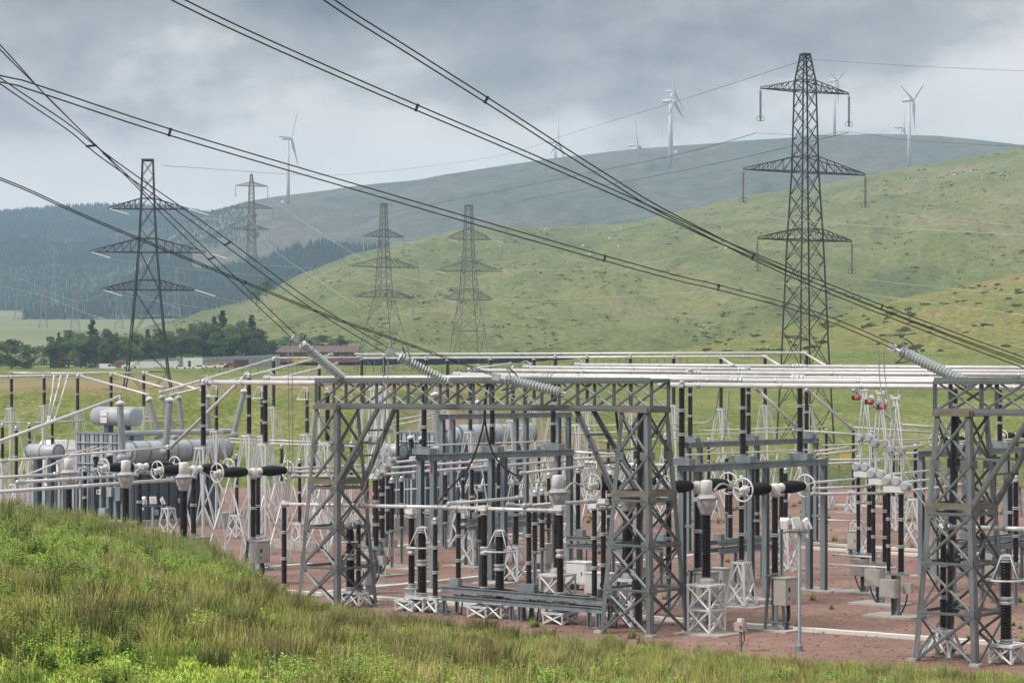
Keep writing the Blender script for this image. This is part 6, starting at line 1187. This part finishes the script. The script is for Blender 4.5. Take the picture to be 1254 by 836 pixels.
M['rush'] = blade_mat('rush_blades', (0.109, 0.149, 0.029), (0.184, 0.251, 0.052), (0.321, 0.282, 0.107)); M['grass'] = blade_mat('grass_blades', (0.155, 0.219, 0.032), (0.266, 0.341, 0.060), (0.383, 0.393, 0.114)); M['lawn'] = blade_mat('bright_grass', (0.190, 0.301, 0.034), (0.285, 0.428, 0.055), (0.365, 0.460, 0.093))
M['rushd'] = blade_mat('dark_rush', (0.050, 0.078, 0.022), (0.098, 0.135, 0.040), (0.22, 0.17, 0.085)); M['hay'] = blade_mat('seeding_grass', (0.183, 0.219, 0.048), (0.337, 0.314, 0.107), (0.547, 0.409, 0.192)); M['weed'] = blade_mat('nettle_leaves', (0.120, 0.191, 0.033), (0.218, 0.331, 0.056), (0.328, 0.419, 0.107)); M['seedhead'] = blade_mat('tall_weeds', (0.101, 0.157, 0.033), (0.192, 0.254, 0.071), (0.420, 0.349, 0.199))
def mesh_np(name, V, along, nq, m):
    me = bpy.data.meshes.new(name); me.vertices.add(len(V)); me.vertices.foreach_set('co', V.ravel()); me.loops.add(4 * nq); me.loops.foreach_set('vertex_index', np.arange(4 * nq)); me.polygons.add(nq); me.polygons.foreach_set('loop_start', np.arange(0, 4 * nq, 4)); me.polygons.foreach_set('loop_total', np.full(nq, 4)); me.update()
    at = me.attributes.new('along', 'FLOAT', 'POINT'); at.data.foreach_set('value', along.astype(np.float32)); me.materials.append(M[m]); return me
def tuft(name, n, h0, h1, spread, lean, w, m):
    V = []; A = []
    for _ in range(n):
        h = random.uniform(h0, h1); a = random.uniform(0, 6.28); r = spread * math.sqrt(random.random()); p = np.array([r * math.cos(a), r * math.sin(a), 0]); b2 = a + random.gauss(0, 0.8); l = lean * random.uniform(0.2, 1) * h; d = np.array([math.cos(b2), math.sin(b2), 0]); sd = np.array([-d[1], d[0], 0]); sd = sd * math.cos(random.random()) + d * math.sin(random.random()); ww = w * random.uniform(0.7, 1.3)
        pts = [(p, ww), (p + d * l * 0.25 + [0, 0, h * 0.55], ww * 0.85), (p + d * l + [0, 0, h * (1 - 0.25 * lean)], ww * 0.2)]
        for k in range(2):
            (p0, w0), (p1, w1) = pts[k], pts[k + 1]; V += [p0 - sd * w0, p0 + sd * w0, p1 + sd * w1, p1 - sd * w1]; A += [k * .5, k * .5, k * .5 + .5, k * .5 + .5]
    return mesh_np(name, np.array(V), np.array(A), len(A) // 4, m)
def weed(name, stems, h0, h1, leaf, m, head=0.0):
    V = []; A = []
    for _ in range(stems):
        h = random.uniform(h0, h1); a = random.uniform(0, 6.28); r = 0.16 * math.sqrt(random.random()); p = np.array([r * math.cos(a), r * math.sin(a), 0.0]); ln = np.array([random.gauss(0, .1), random.gauss(0, .1), 1.0])
        for s in np.linspace(0.12, 1.0, 11):
            c = p + ln * h * s
            for q in range(3):
                b = random.uniform(0, 6.28); d = np.array([math.cos(b), math.sin(b), random.uniform(-0.35, 0.4)]); sd = np.array([-d[1], d[0], random.uniform(-.3, .3)]); L_ = leaf * (1.15 - 0.75 * s) * random.uniform(0.7, 1.3)
                if s > 1 - head: L_ *= 0.5
                V += [c, c + d * L_ * .5 + sd * L_ * .3, c + d * L_, c + d * L_ * .5 - sd * L_ * .3]; t = s if s < 0.95 or not head else 1.0; A += [t * .8, t * .8, t, t * .8]
        sd = np.array([0.006, 0, 0]); V += [p - sd, p + sd, p + ln * h + sd, p + ln * h - sd]; A += [0, 0, .7, .7]
    return mesh_np(name, np.array(V), np.array(A), len(A) // 4, m)
VEG = bpy.data.collections.new('vegetation_tufts')       # source tufts, instanced below
KINDS = {}
def reg(kind, meshes):
    KINDS[kind] = []
    for me in meshes: o = bpy.data.objects.new(me.name, me); VEG.objects.link(o); KINDS[kind].append(o)
def group_of(kind):
    c = bpy.data.collections.new('tufts_' + kind)
    for o in KINDS[kind]: c.objects.link(o)
    return c
reg('rush', [tuft('rush_tuft', 70, 0.22, 0.52, 0.20, 0.42, 0.0045, 'rush') for _ in range(4)]); reg('clump', [tuft('rush_clump', 300, 0.28, 0.62, 0.30, 0.34, 0.0045, 'rushd') for _ in range(3)]); reg('grass', [tuft('grass_tuft', 60, 0.10, 0.30, 0.22, 0.8, 0.005, 'grass') for _ in range(4)]); reg('lawn', [tuft('lawn_tuft', 50, 0.05, 0.13, 0.22, 0.9, 0.007, 'lawn') for _ in range(3)])
reg('hay', [tuft('hay_tuft', 40, 0.22, 0.50, 0.25, 0.30, 0.0036, 'hay') for _ in range(4)]); reg('weed', [weed('nettle_clump', 16, 0.14, 0.40, 0.075, 'weed') for _ in range(4)]); reg('seedhead', [weed('tall_weed_clump', 12, 0.3, 0.62, 0.075, 'seedhead', 0.35) for _ in range(4)])
def scatter(name, kind, P, rot, scl):
    n = len(P); me = bpy.data.meshes.new(name); me.vertices.add(n); me.vertices.foreach_set('co', np.array(P, dtype=np.float32).ravel())
    for nm, arr in (('rotz', rot), ('scl', scl)): at = me.attributes.new(nm, 'FLOAT', 'POINT'); at.data.foreach_set('value', np.array(arr, dtype=np.float32))
    o = place(name, me, kind='stuff'); g = bpy.data.node_groups.new('scatter_' + name, 'GeometryNodeTree'); g.interface.new_socket('Geometry', in_out='INPUT', socket_type='NodeSocketGeometry'); g.interface.new_socket('Geometry', in_out='OUTPUT', socket_type='NodeSocketGeometry')
    gi = g.nodes.new('NodeGroupInput'); go = g.nodes.new('NodeGroupOutput'); ip = g.nodes.new('GeometryNodeInstanceOnPoints'); ci = g.nodes.new('GeometryNodeCollectionInfo'); ci.inputs['Collection'].default_value = group_of(kind); ci.inputs['Separate Children'].default_value = True; ci.inputs['Reset Children'].default_value = True; ip.inputs['Pick Instance'].default_value = True
    ra = g.nodes.new('GeometryNodeInputNamedAttribute'); ra.data_type = 'FLOAT'; ra.inputs['Name'].default_value = 'rotz'; sa = g.nodes.new('GeometryNodeInputNamedAttribute'); sa.data_type = 'FLOAT'; sa.inputs['Name'].default_value = 'scl'; cx = g.nodes.new('ShaderNodeCombineXYZ'); l = g.links.new
    l(gi.outputs[0], ip.inputs['Points']); l(ci.outputs[0], ip.inputs['Instance']); l(ra.outputs['Attribute'], cx.inputs['Z']); l(cx.outputs[0], ip.inputs['Rotation']); l(sa.outputs['Attribute'], ip.inputs['Scale']); l(ip.outputs[0], go.inputs[0])
    md = o.modifiers.new('scatter', 'NODES'); md.node_group = g; return o
PTS = {k: [] for k in KINDS}
def zone(px, py):                      # which plants grow where on the knoll, by place on the slope
    n = fbm(px * 0.018, py * 0.03, 1.0); n2 = fbm(px * 0.05, py * 0.07, 5.0)
    w = dict(rush=0.25, grass=1.0, lawn=0.25, hay=0.35, weed=0.12, seedhead=0.0)
    rush_top = 700 + 0.02 * px + 25 * n; rush_bot = lerpl(px, [(0, 786), (120, 796), (230, 812), (330, 822), (600, 836), (1254, 900)]) + 14 * n2
    mid = lerpl(px, [(0, 700), (150, 705), (300, 718), (420, 760)]) + 20 * n
    if px < 350 and py < mid:
        top = lerpl(px, EDGE); d = py - top
        if d < 36 + 16 * n2: w = dict(rush=0.0, grass=0.7, lawn=0.0, hay=0.3, weed=0.5, seedhead=1.2)
        else: w = dict(rush=0.04, grass=0.3, lawn=1.0 if n2 > 0.05 else 0.25, hay=0.12, weed=1.1 if n2 < 0.12 else 0.25, seedhead=0.10)
    elif px < 490 and py < rush_top + 8: w = dict(rush=0.30 if n > 0.12 else 0.03, grass=1.0, lawn=1.0 if n2 > 0.0 else 0.3, hay=0.6 if n2 < 0 else 0.2, weed=0.6 if n < -0.05 else 0.12, seedhead=0.05)
    elif py < rush_bot: w = dict(rush=0.9 if n > -0.1 else 0.4, grass=0.9, lawn=0.1, hay=0.75 if n2 > 0.05 else 0.25, weed=0.10, seedhead=0.04)
    elif px < 330: w = dict(rush=0.0 if n2 < 0.25 else 0.5, grass=0.12, lawn=1.8, hay=0.03, weed=0.05, seedhead=0.0)
    elif px < 760: w = dict(rush=0.15, grass=1.0, lawn=0.9, hay=0.5, weed=0.35 if n > 0.0 else 0.08, seedhead=0.05)
    w['clump'] = 1.0 if (rush_top + 25 < py < rush_bot and px < 640 and n2 > -0.1) else (0.22 if rush_top < py < rush_bot else (0.10 if px < 490 and n > 0.1 else 0.0))
    return w
DENS = dict(clump=0.45, rush=3.6, grass=10.0, lawn=13.0, hay=4.0, weed=9.0, seedhead=7.0)
AREA_STEP = 0.19
for yi in np.arange(24.5, 72, AREA_STEP):
    hw = 0.235 * yi + 2.5
    for xi in np.arange(-hw, hw, AREA_STEP):
        x = xi + random.uniform(-.1, .1); y = yi + random.uniform(-.1, .1); z = fore_z(x, y); px = 627 + F * x / y; py = HZ + (CH - z) * F / y
        if py > 905: continue
        w = zone(px, py); a = AREA_STEP ** 2
        for k, v in w.items():
            if random.random() < v * DENS[k] * a: PTS[k].append((x, y, z - 0.01))
for k, P in PTS.items():
    nm = dict(clump='rush_clumps', rush='rushes', grass='rough_grass', lawn='short_grass', hay='seeding_grass', weed='nettles', seedhead='tall_weeds')[k]
    scatter(nm, k, P, [random.uniform(0, 6.28) for _ in P], [random.uniform(0.75, 1.25) * (1 + 0.25 * fbm(p[0] * .4, p[1] * .4, 8)) for p in P]); print(nm, len(P))
# weeds growing through the gravel, and grass along the foot of the bank
P = []
for _ in range(1400):
    px, py = random.uniform(420, 1254), random.choice((random.uniform(604, 640), random.uniform(604, 640), random.uniform(640, 800))); c = G(px, py); n = fbm(c.x * 0.16, c.y * 0.11, 4)
    if n > (0.12 if py < 640 else 0.26): P.append((c.x + random.gauss(0, .3), c.y + random.gauss(0, .3), 0.0))
scatter('gravel_weeds', 'weed', P, [random.uniform(0, 6.28) for _ in P], [random.uniform(0.5, 1.3) for _ in P])
P = []
for _ in range(6000):
    x, y = random.uniform(-62, 62), random.uniform(236, 300); P.append((x, y, bank_z(x, y) - 0.03))
scatter('bank_tussocks', 'hay', P, [random.uniform(0, 6.28) for _ in P], [random.uniform(0.6, 1.1) for _ in P])
# ================================================================ the hazy air of the glen
hz = MB().box((0, 2195, 204.5), 4900, 4790, 499); hm = bpy.data.materials.new('haze'); hm.use_nodes = True; t = hm.node_tree; t.nodes.clear(); pv = nd(t, 'ShaderNodeVolumePrincipled'); pv.inputs['Density'].default_value = 0.00020; pv.inputs['Color'].default_value = (0.50, 0.73, 1.0, 1); pv.inputs['Anisotropy'].default_value = 0.1; ou = nd(t, 'ShaderNodeOutputMaterial'); t.links.new(pv.outputs[0], ou.inputs['Volume'])
M['haze'] = hm; hz.build('haze', 'haze', kind='stuff')
